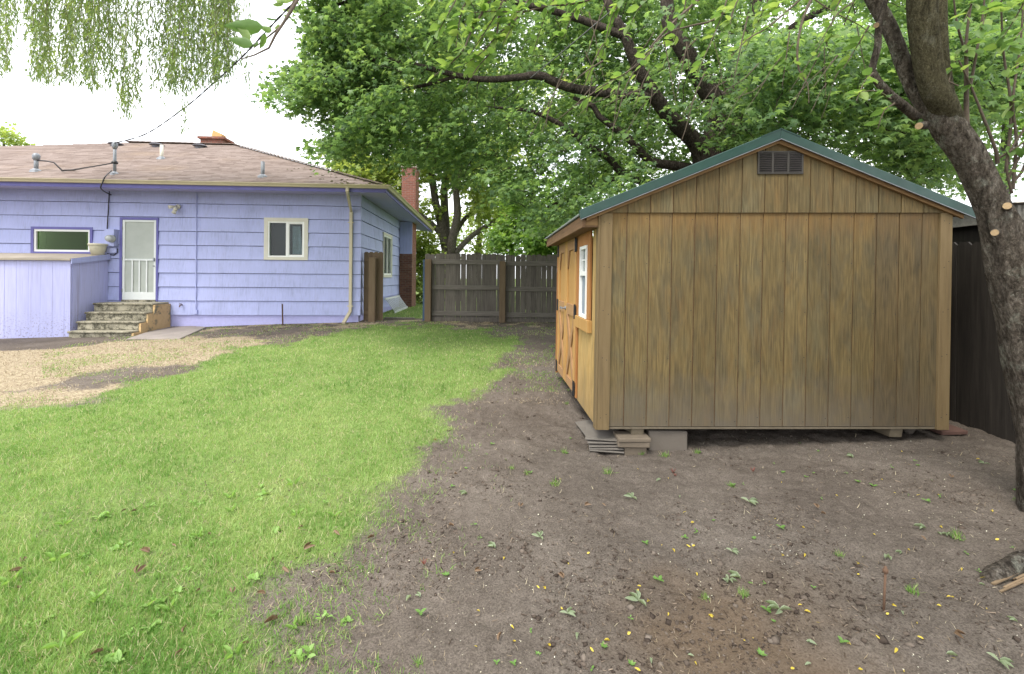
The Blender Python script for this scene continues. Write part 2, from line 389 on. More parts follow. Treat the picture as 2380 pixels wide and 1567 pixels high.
    # bark
    def bark(name, c0, c1, c2, lich=.3, sc=1.0, zs=.35):
        n = NT(name); v = n.map((sc, sc, sc * zs))
        a = n.noise(26, 7, .7, v, .6); pl = n.noise(11, 6, .7, n.map((sc * 1.6, sc * 1.6, sc * .45), loc=(4, 4, 4)), .8)
        col = n.ramp(a, [(.3, c0), (.5, c1), (.7, c2)])
        col = n.mix(n.mr(n.noise(9, 5, .7), .56, .66, 0, lich), col, (.30, .30, .25))
        col = n.mix(n.mr(pl, .36, .46, .75, 0), col, sc3(c0, .6))
        fl = n.noise(75, 5, .8, n.map((sc, sc, sc * .6)), .5); col = n.mix(1, col, n.ramp(fl, [(.36, .5), (.5, 1.), (.64, 1.6)]), 'MULTIPLY')
        h = n.math('ADD', n.math('ADD', a, fl), n.math('MULTIPLY', n.mr(pl, .3, .6), 1.1))
        return n.fin(col, .92, n.bump(h, 1, .035 / sc), .12)
    M['bark_near'] = bark('flaky_grey_bark', (0.0459, 0.03672, 0.02958), (0.1326, 0.1102, 0.08976), (0.2754, 0.2448, 0.209), .7)
    M['bark_smooth'] = bark('smooth_olive_bark', (0.06325, 0.0529, 0.0322), (0.1092, 0.09775, 0.0575), (0.1495, 0.1323, 0.08625), .25, 1.6)
    M['bark_maple'] = bark('dark_maple_bark', (0.035, 0.0275, 0.0225), (0.075, 0.06, 0.05), (0.125, 0.1025, 0.085), .12)
    M['bark_grey'] = bark('grey_far_bark', (.08, .068, .06), (.13, .115, .10), (.19, .17, .15), .3)
    M['twig'] = plain('twig_bark', (.11, .085, .065), .85, .3, 30)
    M['cut_wood'] = plain('fresh_cut_wood', (0.34, 0.2422, 0.1403), .85, .3, 45, .3)
    M['log_wood'] = wood('broken_log_wood', (.13, .09, .055), (.21, .15, .095), (.28, .21, .14), 'x')
    # leaves
    def leafm(name, lo, mid, hi, trans=.45, rough=.45, spec=.35, glow=1.5):
        n = NT(name); isl = n.island(); big = n.noise(.9, 3)
        f = n.math('ADD', n.math('MULTIPLY', isl, .6), n.math('MULTIPLY', big, .45))
        col = n.ramp(f, [(.2, lo), (.5, mid), (.82, hi)])
        tcol = n.mix(1, col, (glow * 1.15, glow * 1.1, glow * .7), 'MULTIPLY')
        return n.leaf(col, trans, rough, spec, tcol)
    M['maple_leaf'] = leafm('maple_leaf', (0.07656, 0.1386, 0.066), (0.1254, 0.2178, 0.08712), (0.2178, 0.3234, 0.1122), .54)
    M['apple_leaf'] = leafm('apple_leaf', (.10, .19, .06), (.15, .26, .07), (.24, .34, .10), .5, .4)
    M['willow_leaf'] = leafm('willow_leaf', (.10, .165, .06), (.145, .22, .075), (.22, .29, .09), .45)
    M['pale_leaf'] = leafm('pale_spring_leaf', (.17, .24, .07), (.24, .32, .09), (.33, .39, .12), .5)
    M['mid_leaf'] = leafm('mid_green_leaf', (0.1035, 0.1955, 0.05175), (0.1495, 0.2645, 0.06325), (0.2185, 0.3335, 0.0805), .5)
    M['dark_leaf'] = leafm('dark_green_leaf', (.045, .11, .04), (.065, .15, .05), (.095, .19, .055), .45)
    M['weed_leaf'] = leafm('weed_leaf', (.09, .19, .045), (.13, .26, .06), (.19, .32, .08), .35)
    M['lawn_weed_leaf'] = leafm('lawn_weed_leaf', (.16, .29, .06), (.21, .36, .09), (.29, .43, .15), .4)
    M['wilt_leaf'] = leafm('wilted_leaf', (.16, .21, .12), (.24, .30, .19), (.33, .38, .26), .3)
    M['yellow_leaf'] = leafm('yellow_leaf', (.52, .38, .04), (.62, .48, .06), (.66, .55, .13), .3, glow=1.1)
    M['brown_leaf'] = leafm('dead_brown_leaf', (.09, .055, .035), (.16, .10, .06), (.25, .175, .11), .1, glow=1.)
    M['red_sprout'] = leafm('dark_red_sprout', (.12, .03, .03), (.17, .05, .04), (.2, .07, .05), .3, glow=1.)
    # grass blades
    n = NT('grass_blade'); isl = n.island(); big = n.noise(.75, 4, .65); mid = n.noise(3.2, 4, .65)
    f = n.math('ADD', n.math('MULTIPLY', isl, .28), n.math('ADD', n.math('MULTIPLY', big, 1.25), n.math('SUBTRACT', n.math('MULTIPLY', mid, .85), .5)))
    col = n.ramp(f, [(.42, (.105, .225, .045)), (.66, (.20, .345, .085)), (.93, (.41, .50, .21))])
    col = n.mix(n.mr(isl, .86, .9), col, (.50, .47, .29))
    M['grass'] = n.leaf(col, .4, .6, .25, n.mix(1, col, (1.25, 1.2, .75), 'MULTIPLY'))
    n = NT('dry_straw'); isl = n.island(); M['straw'] = n.fin(n.ramp(isl, [(0, (.24, .18, .11)), (.5, (.37, .30, .20)), (1, (.50, .44, .31))]), .85)
    n = NT('petal_specks'); isl = n.island(); M['petal'] = n.fin(n.ramp(isl, [(0, (.40, .36, .26)), (.6, (.58, .54, .42)), (1, (.66, .64, .56))]), .8)
    n = NT('soil_clods'); isl = n.island(); M['clod'] = n.fin(n.ramp(isl, [(0, (.045, .034, .028)), (.6, (.095, .074, .06)), (1, (.17, .14, .118))]), .95, n.bump(n.noise(90, 4), .6, .006), .1)
    n = NT('bark_chips'); isl = n.island(); M['chip'] = n.fin(n.ramp(isl, [(0, (.03, .02, .014)), (.6, (.085, .06, .042)), (1, (.27, .21, .16))]), .9)
    # ground: soil, thatch, lawn soil by masks carried on the mesh
    n = NT('yard_soil')
    gr = n.add('ShaderNodeAttribute', {'attribute_name': 'lawn'}).outputs['Fac']; stw = n.add('ShaderNodeAttribute', {'attribute_name': 'thatch'}).outputs['Fac']; red = n.add('ShaderNodeAttribute', {'attribute_name': 'sandy'}).outputs['Fac']
    a = n.noise(1.1, 5, .6); b = n.noise(18, 6, .75); c = n.noise(110, 4, .7)
    soil = n.ramp(n.math('ADD', n.math('MULTIPLY', a, .5), n.math('MULTIPLY', b, .5)), [(.34, (0.08085, 0.06622, 0.05621)), (.5, (0.1271, 0.1063, 0.09086)), (.66, (0.1733, 0.1478, 0.1286))])
    soil = n.mix(1, soil, n.ramp(c, [(.32, .5), (.5, 1.), (.68, 1.4)]), 'MULTIPLY')
    soil = n.mix(n.math('MULTIPLY', red, .6), soil, (0.1295, 0.0854, 0.0504))
    th = n.ramp(n.noise(60, 5, .75, n.map((.35, 1, 1))), [(.35, (.15, .11, .08)), (.5, (.31, .25, .17)), (.64, (.47, .41, .29))])
    lw = n.ramp(n.noise(55, 5, .7), [(.35, (.105, .15, .045)), (.6, (.19, .26, .08)), (.75, (.30, .33, .15))])
    br_ = n.math('MULTIPLY', n.math('SUBTRACT', n.noise(34, 5, .75), .5), 1.5)
    col = n.mix(n.mr(n.math('ADD', stw, br_), .3, .7), soil, th); col = n.mix(n.mr(n.math('ADD', gr, br_), .22, .78), col, lw)
    M['ground'] = n.fin(col, .95, n.bump(n.math('ADD', b, n.math('MULTIPLY', c, .5)), .8, .02), .08)
mk_materials()

# ------------------------------------------------------------------ camera, sky, sun
cam = bpy.data.cameras.new('camera'); co = bpy.data.objects.new('camera', cam); COL.objects.link(co)
cam.sensor_width = 36; cam.lens = F / 2380 * 36; cam.shift_y = -(783.5 - HV) / 2380
cam.clip_end = 2000; cam.clip_start = .05
R = Vector((1, 0, RHO)).normalized(); U = Vector((-RHO, 0, 1)).normalized(); B = R.cross(U)
mw = Matrix((R, U, B)).transposed().to_4x4(); mw.translation = (0, 0, CZ); co.matrix_world = mw
SC.camera = co
w = bpy.data.worlds.new('World'); SC.world = w; w.use_nodes = True
nt = w.node_tree; bg = nt.nodes['Background']
sky = nt.nodes.new('ShaderNodeTexSky'); sky.sky_type = 'NISHITA'; sky.sun_disc = False
SUN_EL, SUN_AZ = math.radians(58), math.radians(215)     # azimuth clockwise from +Y: behind the camera, to the left
sky.sun_elevation = SUN_EL; sky.sun_rotation = SUN_AZ; sky.air_density = 1.2; sky.dust_density = 3.5
tcw = nt.nodes.new('ShaderNodeTexCoord'); nz = nt.nodes.new('ShaderNodeTexNoise'); nz.inputs['Scale'].default_value = 2.2; nz.inputs['Detail'].default_value = 5
nt.links.new(tcw.outputs['Generated'], nz.inputs['Vector'])
rp = nt.nodes.new('ShaderNodeValToRGB'); rp.color_ramp.elements[0].position = .3; rp.color_ramp.elements[0].color = (7.6, 7.9, 8.4, 1); rp.color_ramp.elements[1].position = .7; rp.color_ramp.elements[1].color = (10.5, 10.5, 10.4, 1)
nt.links.new(nz.outputs['Fac'], rp.inputs['Fac'])
mx = nt.nodes.new('ShaderNodeMix'); mx.data_type = 'RGBA'; mx.inputs[0].default_value = .85
nt.links.new(sky.outputs[0], mx.inputs[6]); nt.links.new(rp.outputs[0], mx.inputs[7]); nt.links.new(mx.outputs[2], bg.inputs['Color'])
bg.inputs['Strength'].default_value = .10
sl = bpy.data.lights.new('sun', 'SUN'); sl.energy = 1.5; sl.angle = math.radians(20); sl.color = (1, .95, .86)
so = bpy.data.objects.new('sun', sl); COL.objects.link(so); so.location = (-10, -10, 20)
sd = Vector((math.sin(SUN_AZ) * math.cos(SUN_EL), math.cos(SUN_AZ) * math.cos(SUN_EL), math.sin(SUN_EL)))
so.rotation_euler = sd.to_track_quat('Z', 'Y').to_euler()
SC.view_settings.view_transform = 'Standard'; SC.view_settings.look = 'None'; SC.view_settings.gamma = 1; SC.view_settings.use_curve_mapping = False
SC.view_settings.exposure = 1.6
SC.cycles.max_bounces = 8; SC.cycles.transparent_max_bounces = 12; SC.cycles.diffuse_bounces = 4; SC.cycles.use_denoising = True
SC.cycles.sample_clamp_indirect = 6

# ------------------------------------------------------------------ ground
def gz(x, y):
    x = np.asarray(x, float); y = np.asarray(y, float)
    yy = np.clip(y, 0, 13.0)
    z = -.05 + .042 * np.maximum(0, yy - 4.0) * sst(3.5, 5.5, yy)
    z = z + .045 * np.clip(x - 1.0, 0, 4) * (1 - sst(7, 11, y))
    z = z - .030 * np.clip(-4 - x, 0, 10) * sst(4, 11, y)
    z = z + .05 * (fbm(x * .6 + 9, y * .6, 3, 2) - .37) * sst(40, 15, np.abs(x) + np.abs(y))
    return z
def on_ground(u, v):
    lo, hi = .5, 40.
    for _ in range(40):
        m = (lo + hi) / 2; p = at(u, v, m)
        if p.z > float(gz(p.x, p.y)): lo = m
        else: hi = m
    return at(u, v, lo)
def poly_sd(x, y, poly):
    x = np.asarray(x, float); y = np.asarray(y, float)
    d = np.full(x.shape, 1e9); inside = np.zeros(x.shape, bool); n = len(poly)
    for i in range(n):
        ax, ay = poly[i]; bx, by = poly[(i + 1) % n]
        ex, ey = bx - ax, by - ay; px, py = x - ax, y - ay
        t = np.clip((px * ex + py * ey) / (ex * ex + ey * ey + 1e-12), 0, 1)
        d = np.minimum(d, np.hypot(px - t * ex, py - t * ey))
        c = ((ay > y) != (by > y)) & (x < (bx - ax) * (y - ay) / (by - ay + 1e-12) + ax); inside ^= c
    return np.where(inside, d, -d)
def gp(*uv): return [tuple(on_ground(u, v)[:2]) for u, v in uv]
LAWN = gp((1130, 765), (1190, 790), (1195, 830), (1150, 885), (1090, 905), (1020, 960), (985, 1030), (945, 1100), (880, 1180), (790, 1290), (700, 1345), (610, 1420), (620, 1500), (640, 1566)) + \
    [(-.75, .2), (-14, .2), (-14, 6)] + gp((-500, 990), (0, 945), (200, 935), (330, 895), (470, 850), (560, 812), (680, 795), (800, 768), (880, 752), (1000, 757))
STRAW = [(-16, 5)] + gp((-500, 1000), (0, 960), (200, 945), (330, 905), (470, 860), (580, 822), (640, 790), (560, 778), (330, 790), (180, 805), (0, 812)) + [(-16, 9.5)]
BROWN = gp((60, 905), (140, 875), (260, 855), (420, 848), (520, 850), (470, 872), (330, 892), (170, 915))
def masks(x, y):
    x = np.asarray(x, float); y = np.asarray(y, float)
    k = np.clip(y / 6, .35, 1.4)
    nz = (fbm(x * 1.7, y * 1.7, 5, 4) - .47) * 1.0 * k
    nz2 = (fbm(x * 6, y * 6, 8, 3) - .43) * .5 * k
    g = sst(-.30, .34, poly_sd(x, y, LAWN) + nz + nz2 * 1.3)
    g = g * (1 - .28 * sst(.52, .66, fbm(x * 2.1 + 4, y * 2.1, 21, 4)) * sst(6.5, 2.5, y))
    beyond = sst(12.9, 13.4, y)                                 # lawn of the plot behind the fence and down the side of the house
    g = np.maximum(g, beyond)
    nb = (fbm(x * 1.1, y * 2.2, 15, 4) - .47) * 2.2 + (fbm(x * 4, y * 6, 16, 3) - .43) * 1.0
    s = sst(-.15, .35, poly_sd(x, y, STRAW) + nb * .5) * (1 - .8 * sst(-.15, .2, poly_sd(x, y, BROWN) + nb * .4))
    s = np.maximum(s, .75 * sst(.36, .55, fbm(x * 3, y * 3, 31, 3)) * sst(10.6, 11.6, y) * sst(13, 12.6, y) * sst(1.5, 0, x))
    s = np.maximum(s, .35 * sst(.42, .6, fbm(x * 2.6, y * 2.6, 37, 3)) * sst(-.6, -.05, poly_sd(x, y, LAWN) + nz * .6) * (1 - g) * sst(3.0, 5.0, y))
    p = on_ground(1720, 1490)
    r = sst(.75, .1, np.hypot((x - p.x), (y - p.y) * 1.1) + (fbm(x * 4, y * 4, 41, 3) - .45) * .6)
    return g, s * (1 - g), r
def axis(segs):
    out = [segs[0][0]]
    for a, b, st in segs:
        n = max(1, int(round((b - a) / st))); out += list(np.linspace(a, b, n + 1)[1:])
    return np.array(out)
gx = axis([(-400, -60, 34), (-60, -20, 4), (-20, -9, .5), (-9, -3, .09), (-3, 4.6, .026), (4.6, 9, .25), (9, 60, 5), (60, 400, 34)])
gy = axis([(-60, -6, 6), (-6, .8, .4), (.8, 5.2, .026), (5.2, 13.5, .08), (13.5, 22, .5), (22, 60, 4), (60, 420, 36)])
X, Y = np.meshgrid(gx, gy); g_, s_, r_ = masks(X, Y)
micro = sst(14, 8, np.abs(Y)) * sst(9, 5, np.abs(X))
def micro_z(x, y): return (fbm(x * 7, y * 7, 51, 4) - .45) * .045 + (fbm(x * 24, y * 24, 61, 4) - .45) * .032
Z = gz(X, Y) + micro_z(X, Y) * micro * (1 - .5 * g_)
nx, ny = len(gx), len(gy)
idx = np.arange(nx * ny).reshape(ny, nx)
FQ = np.stack([idx[:-1, :-1], idx[:-1, 1:], idx[1:, 1:], idx[1:, :-1]], -1).reshape(-1, 4)
gm = np_mesh('ground', np.stack([X, Y, Z], -1).reshape(-1, 3), FQ, True)
for nm, arr in (('lawn', g_), ('thatch', s_), ('sandy', r_)):
    at_ = gm.attributes.new(nm, 'FLOAT', 'POINT'); at_.data.foreach_set('value', np.ascontiguousarray(arr.ravel(), np.float32))
tag(link('ground', gm, M['ground']), kind='structure')
def surf(x, y):
    g, s, r = masks(np.atleast_1d(x), np.atleast_1d(y))
    return gz(x, y) + micro_z(np.atleast_1d(x), np.atleast_1d(y)) * sst(14, 8, np.abs(np.atleast_1d(y))) * sst(9, 5, np.abs(np.atleast_1d(x))) * (1 - .5 * g)
# ------------------------------------------------------------------ house (local x along the back wall, 0 at its right corner, negative to the left; y into the depth)
TH = math.radians(3.5); HC = at(837, 600, 12.3); HC = Vector((HC.x, 12.3))
ct, st_ = math.cos(TH), math.sin(TH)
def to_local(p): dx, dy = p[0] - HC.x, p[1] - HC.y; return Vector((dx * ct + dy * st_, -dx * st_ + dy * ct, p[2]))
def hw(u, v, yl=0.):
    x, z = ray(u, v); a = to_local((0, 0, CZ)); b = to_local((x, 1, CZ + z)) - a; t = (yl - a.y) / b.y; p = a + b * t; return p.x, p.z
def hs(u, v, xl=0.):
    x, z = ray(u, v); a = to_local((0, 0, CZ)); b = to_local((x, 1, CZ + z)) - a; t = (xl - a.x) / b.x; p = a + b * t; return p.y, p.z
def z1(zx, zy): return zx * .3361, 294.4 + zy * .3361
def z2(zx, zy): return 433.8 + zx * .33624, 294.4 + zy * .33624
house = empty('house', (HC.x, HC.y, 0), TH, 'lavender painted shake house with brown hip roof and white screen door', 'house')
def rect(a, b, yl=0.):
    x0, zt = hw(*a, yl); x1, zb = hw(*b, yl); return x0, x1, zb, zt
DOOR = rect(z1(838, 628), z1(1098, 1206)); WINL = rect(z1(225, 692), z1(648, 882)); WINR = rect(z2(541, 630), z2(842, 924))
ZB = hw(*z2(300, 1302))[1]; ZT8 = hw(*z2(300, 540))[1]; EXPO = (ZT8 - ZB) / 8
SOF = hw(*z2(1190, 478))[1] + .02
XL = -17.5
rr = random.Random(3)
def shake_wall(x0, x1, holes, mapf, seed, z0=ZB, ztop=SOF):
    """courses of tapered shakes with narrow gaps; mapf(x, out, z) -> local point"""
    mb = MB(); rr = random.Random(seed); k = 0; z = z0
    while z < ztop - .02:
        zt = min(z + EXPO, ztop)
        cuts = sorted({z, zt} | {h[2] for h in holes if z < h[2] < zt} | {h[3] for h in holes if z < h[3] < zt})
        joints = [x0]
        while joints[-1] < x1 - .12: joints.append(min(x1, joints[-1] + rr.choice([.16, .2, .24, .3, .3, .36]) * rr.uniform(.9, 1.1)))
        joints[-1] = x1
        for j0, j1 in zip(joints[:-1], joints[1:]):
            dy = rr.uniform(-.0018, .0018); dz = .011 + rr.uniform(-.002, .002) if z > z0 else 0
            for a, b in zip(cuts[:-1], cuts[1:]):
                iv = [(j0 + .0009, j1 - .0009)]
                for h in holes:
                    if h[2] < (a + b) / 2 < h[3]:
                        nv = []
                        for p, q in iv:
                            if h[0] > p: nv.append((p, min(q, h[0])))
                            if h[1] < q: nv.append((max(p, h[1]), q))
                        iv = [(p, q) for p, q in nv if q - p > .004]
                oa = .038 - .032 * (a - z) / EXPO + dy; ob = .038 - .032 * (b - z) / EXPO + dy
                aa = a + (dz if a == z else 0)
                for p, q in iv:
                    P = [mapf(p, oa, aa), mapf(q, oa, aa), mapf(q, -.06, aa), mapf(p, -.06, aa), mapf(p, ob, b), mapf(q, ob, b), mapf(q, -.06, b), mapf(p, -.06, b)]
                    mb.hexa(P)
        z = zt
    return mb
shake_wall(XL, .025, [DOOR, WINL, WINR], lambda x, o, z: (x, -o, z), 1).build('wall', M['shake'], house)
# window at the side
def hsr(a, b): y0, zt = hs(*a); y1, zb = hs(*b); return y0, y1, zb, zt
WINS = hsr(z2(1352, 740), z2(1410, 1042)); WINS = (WINS[0], WINS[1], 1.47, 2.92)
DEPTH = 8.7
shake_wall(.03, DEPTH, [WINS], lambda y, o, z: (o - .005, y, z), 2).build('side_wall', M['side_paint'], house)
mb = MB(); mb.box(XL, -.06, .10, .16, ZB - .1, SOF); mb.build('wall_back', M['room_dark'], house) if False else None
# inner room shell: keeps light from leaking through the joints
mb = MB(); mb.box(XL, -.07, .35, DEPTH - .1, 0.3, SOF - .02); mb.build('room', M['room_dark'], house)
# foundation
MB().box(XL, -.035, .012, .3, -.35, ZB - .003).box(-.3, -.035, .3, DEPTH, -.35, ZB - .003).build('foundation', M['foundation'], house)
# eaves
OV = .80; ZF0 = SOF + .0; ZG0 = SOF + .10
FAS = hw(*z2(700, 430), -OV)[1]
ZGT = hw(*z2(700, 392), -OV - .1)[1]; ZGB = hw(*z2(700, 414), -OV - .1)[1]
SOFE = hw(*z2(700, 442), -OV)[1]
mb = MB(); mb.hexa([(XL, -OV, SOFE), (OV, -OV, SOFE), (.05, .02, SOF), (XL, .02, SOF), (XL, -OV, SOFE + .02), (OV, -OV, SOFE + .02), (.05, .02, SOF + .02), (XL, .02, SOF + .02)])
mb.hexa([(.02, .0, SOF), (OV, -OV, SOFE), (OV, DEPTH + OV, SOFE), (.02, DEPTH, SOF), (.02, .0, SOF + .02), (OV, -OV, SOFE + .02), (OV, DEPTH + OV, SOFE + .02), (.02, DEPTH, SOF + .02)])
mb.build('soffit', M['soffit'], house)
mb = MB(); mb.box(XL, OV, -OV - .025, -OV - .001, SOFE - .012, ZGT - .02).box(OV + .001, OV + .025, -OV - .025, DEPTH + OV, SOFE - .012, ZGT - .02); mb.build('fascia', M['deep_purple'], house)
# K-style gutter profile
prof = [(0, ZGB), (.07, ZGB), (.085, ZGB + .03), (.115, ZGB + .06), (.118, ZGT - .012), (.128, ZGT - .012), (.128, ZGT), (0.105, ZGT), (.105, ZGB + .07), (.06, ZGB + .012), (.01, ZGB + .012), (.01, ZGT - .005), (0, ZGT - .005)]
def gut(pts):
    mb = MB(); n = len(prof); vs = []
    for (x, y, nxd, nyd) in pts:
        for o, z in prof: vs.append((x + nxd * o, y + nyd * o, z))
    fs = [(i * n + k, i * n + (k + 1) % n, (i + 1) * n + (k + 1) % n, (i + 1) * n + k) for i in range(len(pts) - 1) for k in range(n)]
    fs += [tuple(range(n)), tuple(range((len(pts) - 1) * n, len(pts) * n))]
    mb.add(vs, fs); return mb
g = gut([(XL, -OV - .026, 0, -1), (OV + .026, -OV - .026, 1, -1), (OV + .026, DEPTH + OV, 1, 0)]).build('gutter', M['cream'], house)
# downspout
dx, _ = hw(*z2(1112, 450), -OV - .06); dx2, _ = hw(*z2(1142, 700)); dzk = hw(*z2(1140, 1275))[1]; kx, kz = hw(*z2(1085, 1372), -.5)
mb = MB(); W_ = .078; D_ = .06; yw = -.075
path = [(dx, -OV - .07, ZGB + .02), (dx, -OV - .07, ZGB - .10), (dx2, yw, ZGB - .46), (dx2, yw, dzk), (kx, -.52, kz + .05)]
for i in range(4): mb.beam(path[i], path[i + 1], W_, D_, (0, 1, 0) if i != 1 else (1, 0, 0))
dn = mb.build('downspout', M['cream'], house, bevel=.006)
mb = MB()
for zz in (dzk + .12, SOF - .75): MB().box(dx2 - .075, dx2 + .075, yw - .034, yw - .031, zz, zz + .03).build('downspout_strap', M['cream'], house)
# roof: hip
ZE = ZGT - .005; yr = DEPTH / 2
RX1 = hw(551, 338, yr)[0]; RZ = hw(430, 335, yr)[1]; RX0 = hw(300, 332, yr)[0]; e = OV + .05
LX = XL - 3.5
FL, FR, RL, RRr = (LX, -e), (e, -e), (RX0, yr), (RX1, yr)
mb = MB(); nrow = 36; rr = random.Random(5)
for i in range(nrow):
    t0, t1 = i / nrow, (i + 1) / nrow
    xl0, xr0 = LX + (RX0 - LX) * t0, e + (RX1 - e) * t0; xl1, xr1 = LX + (RX0 - LX) * t1, e + (RX1 - e) * t1
    y0, y1 = -e + (yr + e) * t0, -e + (yr + e) * t1; zz0, zz1 = ZE + (RZ - ZE) * t0, ZE + (RZ - ZE) * t1
    xs = xl0; off = 0
    while xs < xr0 - .001:
        xe = min(xr0, xs + rr.choice([.16, .24, .33, .33, .5]) * rr.uniform(.8, 1.2))
        if xs < hw(-120, 400)[0]: xe = min(xr0, hw(-120, 400)[0] + .01)
        f0, f1 = (xs - xl0) / (xr0 - xl0), (xe - xl0) / (xr0 - xl0)
        a, b = xl1 + (xr1 - xl1) * f0, xl1 + (xr1 - xl1) * f1
        lift = .010 + rr.uniform(0, .003); jog = rr.uniform(-.008, .008)
        P = [(xs, y0 + jog - .01, zz0 + lift), (xe, y0 + jog - .01, zz0 + lift), (b, y1 + .02, zz1 + .004), (a, y1 + .02, zz1 + .004)]
        Q = [(p[0], p[1], p[2] - .02) for p in P]
        mb.add(P + Q[:2], [(0, 1, 2, 3), (4, 5, 1, 0)])
        xs = xe
mb.add([(LX, -e, ZE - .02), (e, -e, ZE - .02), (RX1, yr, RZ - .03), (RX0, yr, RZ - .03)], [(0, 1, 2, 3)])
mb.add([(e, -e, ZE), (e, DEPTH + e, ZE), (RX1, yr, RZ)], [(0, 1, 2)])
mb.add([(LX, DEPTH + e, ZE), (e, DEPTH + e, ZE), (RX1, yr, RZ), (RX0, yr, RZ)], [(0, 1, 2, 3)])
mb.add([(LX, DEPTH + e, ZE), (LX, -e, ZE), (RX0, yr, RZ)], [(0, 1, 2)])
roof = link('roof', (lambda me: (me.from_pydata(mb.v, [], mb.f), me)[1])(bpy.data.meshes.new('roof')), M['shingle'], house)
hipc = MB()
for i in range(34):
    t0, t1 = i / 34, (i + 1.25) / 34
    p0 = Vector((e, -e, ZE)).lerp(Vector((RX1, yr, RZ)), t0); p1 = Vector((e, -e, ZE)).lerp(Vector((RX1, yr, RZ)), min(1, t1))
    hipc.beam(p0 + Vector((0, 0, .034)), p1 + Vector((0, 0, .022)), .26, .014)
for i in range(18):
    p0 = Vector((RX1, yr, RZ + .03)).lerp(Vector((RX0, yr, RZ + .03)), i / 18); p1 = Vector((RX1, yr, RZ + .02)).lerp(Vector((RX0, yr, RZ + .02)), (i + 1.2) / 18)
    hipc.beam(p0, p1, .26, .014)
hipc.build('hip_cap', M['shingle'], roof)
def roofz(y): return ZE + (RZ - ZE) * (y + e) / (yr + e)
def on_roof(u, v):
    lo, hi = -e, yr + 2
    for _ in range(40):
        m = (lo + hi) / 2; x, z = hw(u, v, m)
        if z > roofz(m): lo = m
        else: hi = m
    return x, lo, roofz(lo)
moss = MB(); rr = random.Random(12)
for k in range(70):
    t = rr.random() ** 2.4 * .34; p = Vector((e, -e, ZE)).lerp(Vector((RX1, yr, RZ)), t); px = p.x - .06 - rr.random() ** 1.5 * 1.3
    s_ = rr.uniform(.015, .045); moss.lathe([(s_, 0), (s_ * .8, .012), (.003, .018)], (px, p.y, roofz(p.y) + .006), 6)
tag(moss.build('moss', M['moss'], roof), kind='stuff')
# roof jacks, vents, masts
def pipe(u, vb, vt, r, name, mat, hood=False):
    x, y, z = on_roof(u, vb); zt = hw(u, vt, y)[1]
    mb = MB(); mb.lathe([(r, -.1), (r, zt - z)], (x, y, z), 12)
    if hood: mb.lathe([(r * 1.1, zt - z - .16), (r * 1.7, zt - z - .11), (r * 1.8, zt - z - .03), (r * 1.1, zt - z + .02), (.01, zt - z + .03)], (x, y, z), 12)
    o = mb.build(name, mat, house, True)
    MB().lathe([(r * 3, -.05), (r * 2.6, .01), (r * 1.15, .06)], (x, y, z), 12).build('flashing', M['steel'], o)
    return x, y, z, zt, o
pipe(*z1(1118, 222), z1(0, 128)[1], .045, 'vent_pipe', M['putty'])
pipe(*z2(526, 347), z2(0, 243)[1], .045, 'vent_pipe', M['steel'])
p3 = pipe(*z1(250, 308), z1(0, 192)[1], .045, 'vent_pipe', M['steel'], True)
mx_, my_, mz_, mzt, mast = pipe(*z1(793, 328), z1(0, 112)[1], .035, 'service_mast', M['steel'], True)
MB().lathe([(.055, 0), (.075, .03), (.055, .07)], (mx_, my_, mz_ + .25), 12).build('mast_collar', M['black_metal'], mast)
for a in (z1(800, 120), z1(1085, 133), z2(92, 140)):
    u, v = a; x, y, z = on_roof(u, max(v, 337) + 2)
    mb = MB(); mb.lathe([(.13, -.1), (.13, .045)], (x, y, z), 14); mb.lathe([(.21, .045), (.215, .065), (.15, .10), (.01, .11)], (x, y, z), 14)
    mb.build('roof_vent', M['roof_vent'], house)
# ridge chimney (far slope) with clay flue
cx, cz = hw(*z2(205, 98), yr + 1.2)
mb = MB(); mb.box(cx - .40, cx + .40, yr + .9, yr + 1.5, RZ - .8, cz - .02); rc = mb.build('ridge_chimney', M['brick'], house)
MB().box(cx - .47, cx + .47, yr + .83, yr + 1.57, cz - .02, cz + .06).build('chimney_cap', M['brick'], rc)
MB().hexa([(cx - .10, yr + 1.05, cz + .061), (cx + .26, yr + 1.05, cz + .061), (cx + .26, yr + 1.35, cz + .061), (cx - .10, yr + 1.35, cz + .061), (cx - .05, yr + 1.05, cz + .36), (cx + .27, yr + 1.05, cz + .22), (cx + .27, yr + 1.35, cz + .22), (cx - .05, yr + 1.35, cz + .36)]).build('flue_tile', M['clay'], rc)
# side chimney against the right wall
y0, _ = hs(*z2(1466, 900)); cwid = .50; cdep = 1.1
ZTOP = CZ + ray(947, 381)[1] * (HC.y + y0)
Zb1 = CZ + ray(940, z2(0, 880)[1])[1] * (HC.y + y0)
mb = MB(); mb.box(.03, cwid, y0, y0 + cdep, -.2, Zb1); sch = mb.build('chimney', M['brick_dark'], house)
MB().box(.03, cwid - .004, y0 + .003, y0 + .06, Zb1 + .001, SOF - .03).build('painted_face', M['side_paint'], sch)
MB().box(.04, cwid, y0 + .061, y0 + cdep, Zb1 + .001, SOF + .4).build('chimney_flank', M['brick'], sch)
MB().box(.08, cwid + .11, y0 + .05, y0 + cdep - .1, SOF + .1, ZTOP - .12).build('chimney_stack', M['brick'], sch)
MB().box(.05, cwid + .14, y0 + .02, y0 + cdep - .07, ZTOP - .12, ZTOP).build('chimney_cap', M['cap_conc'], sch)

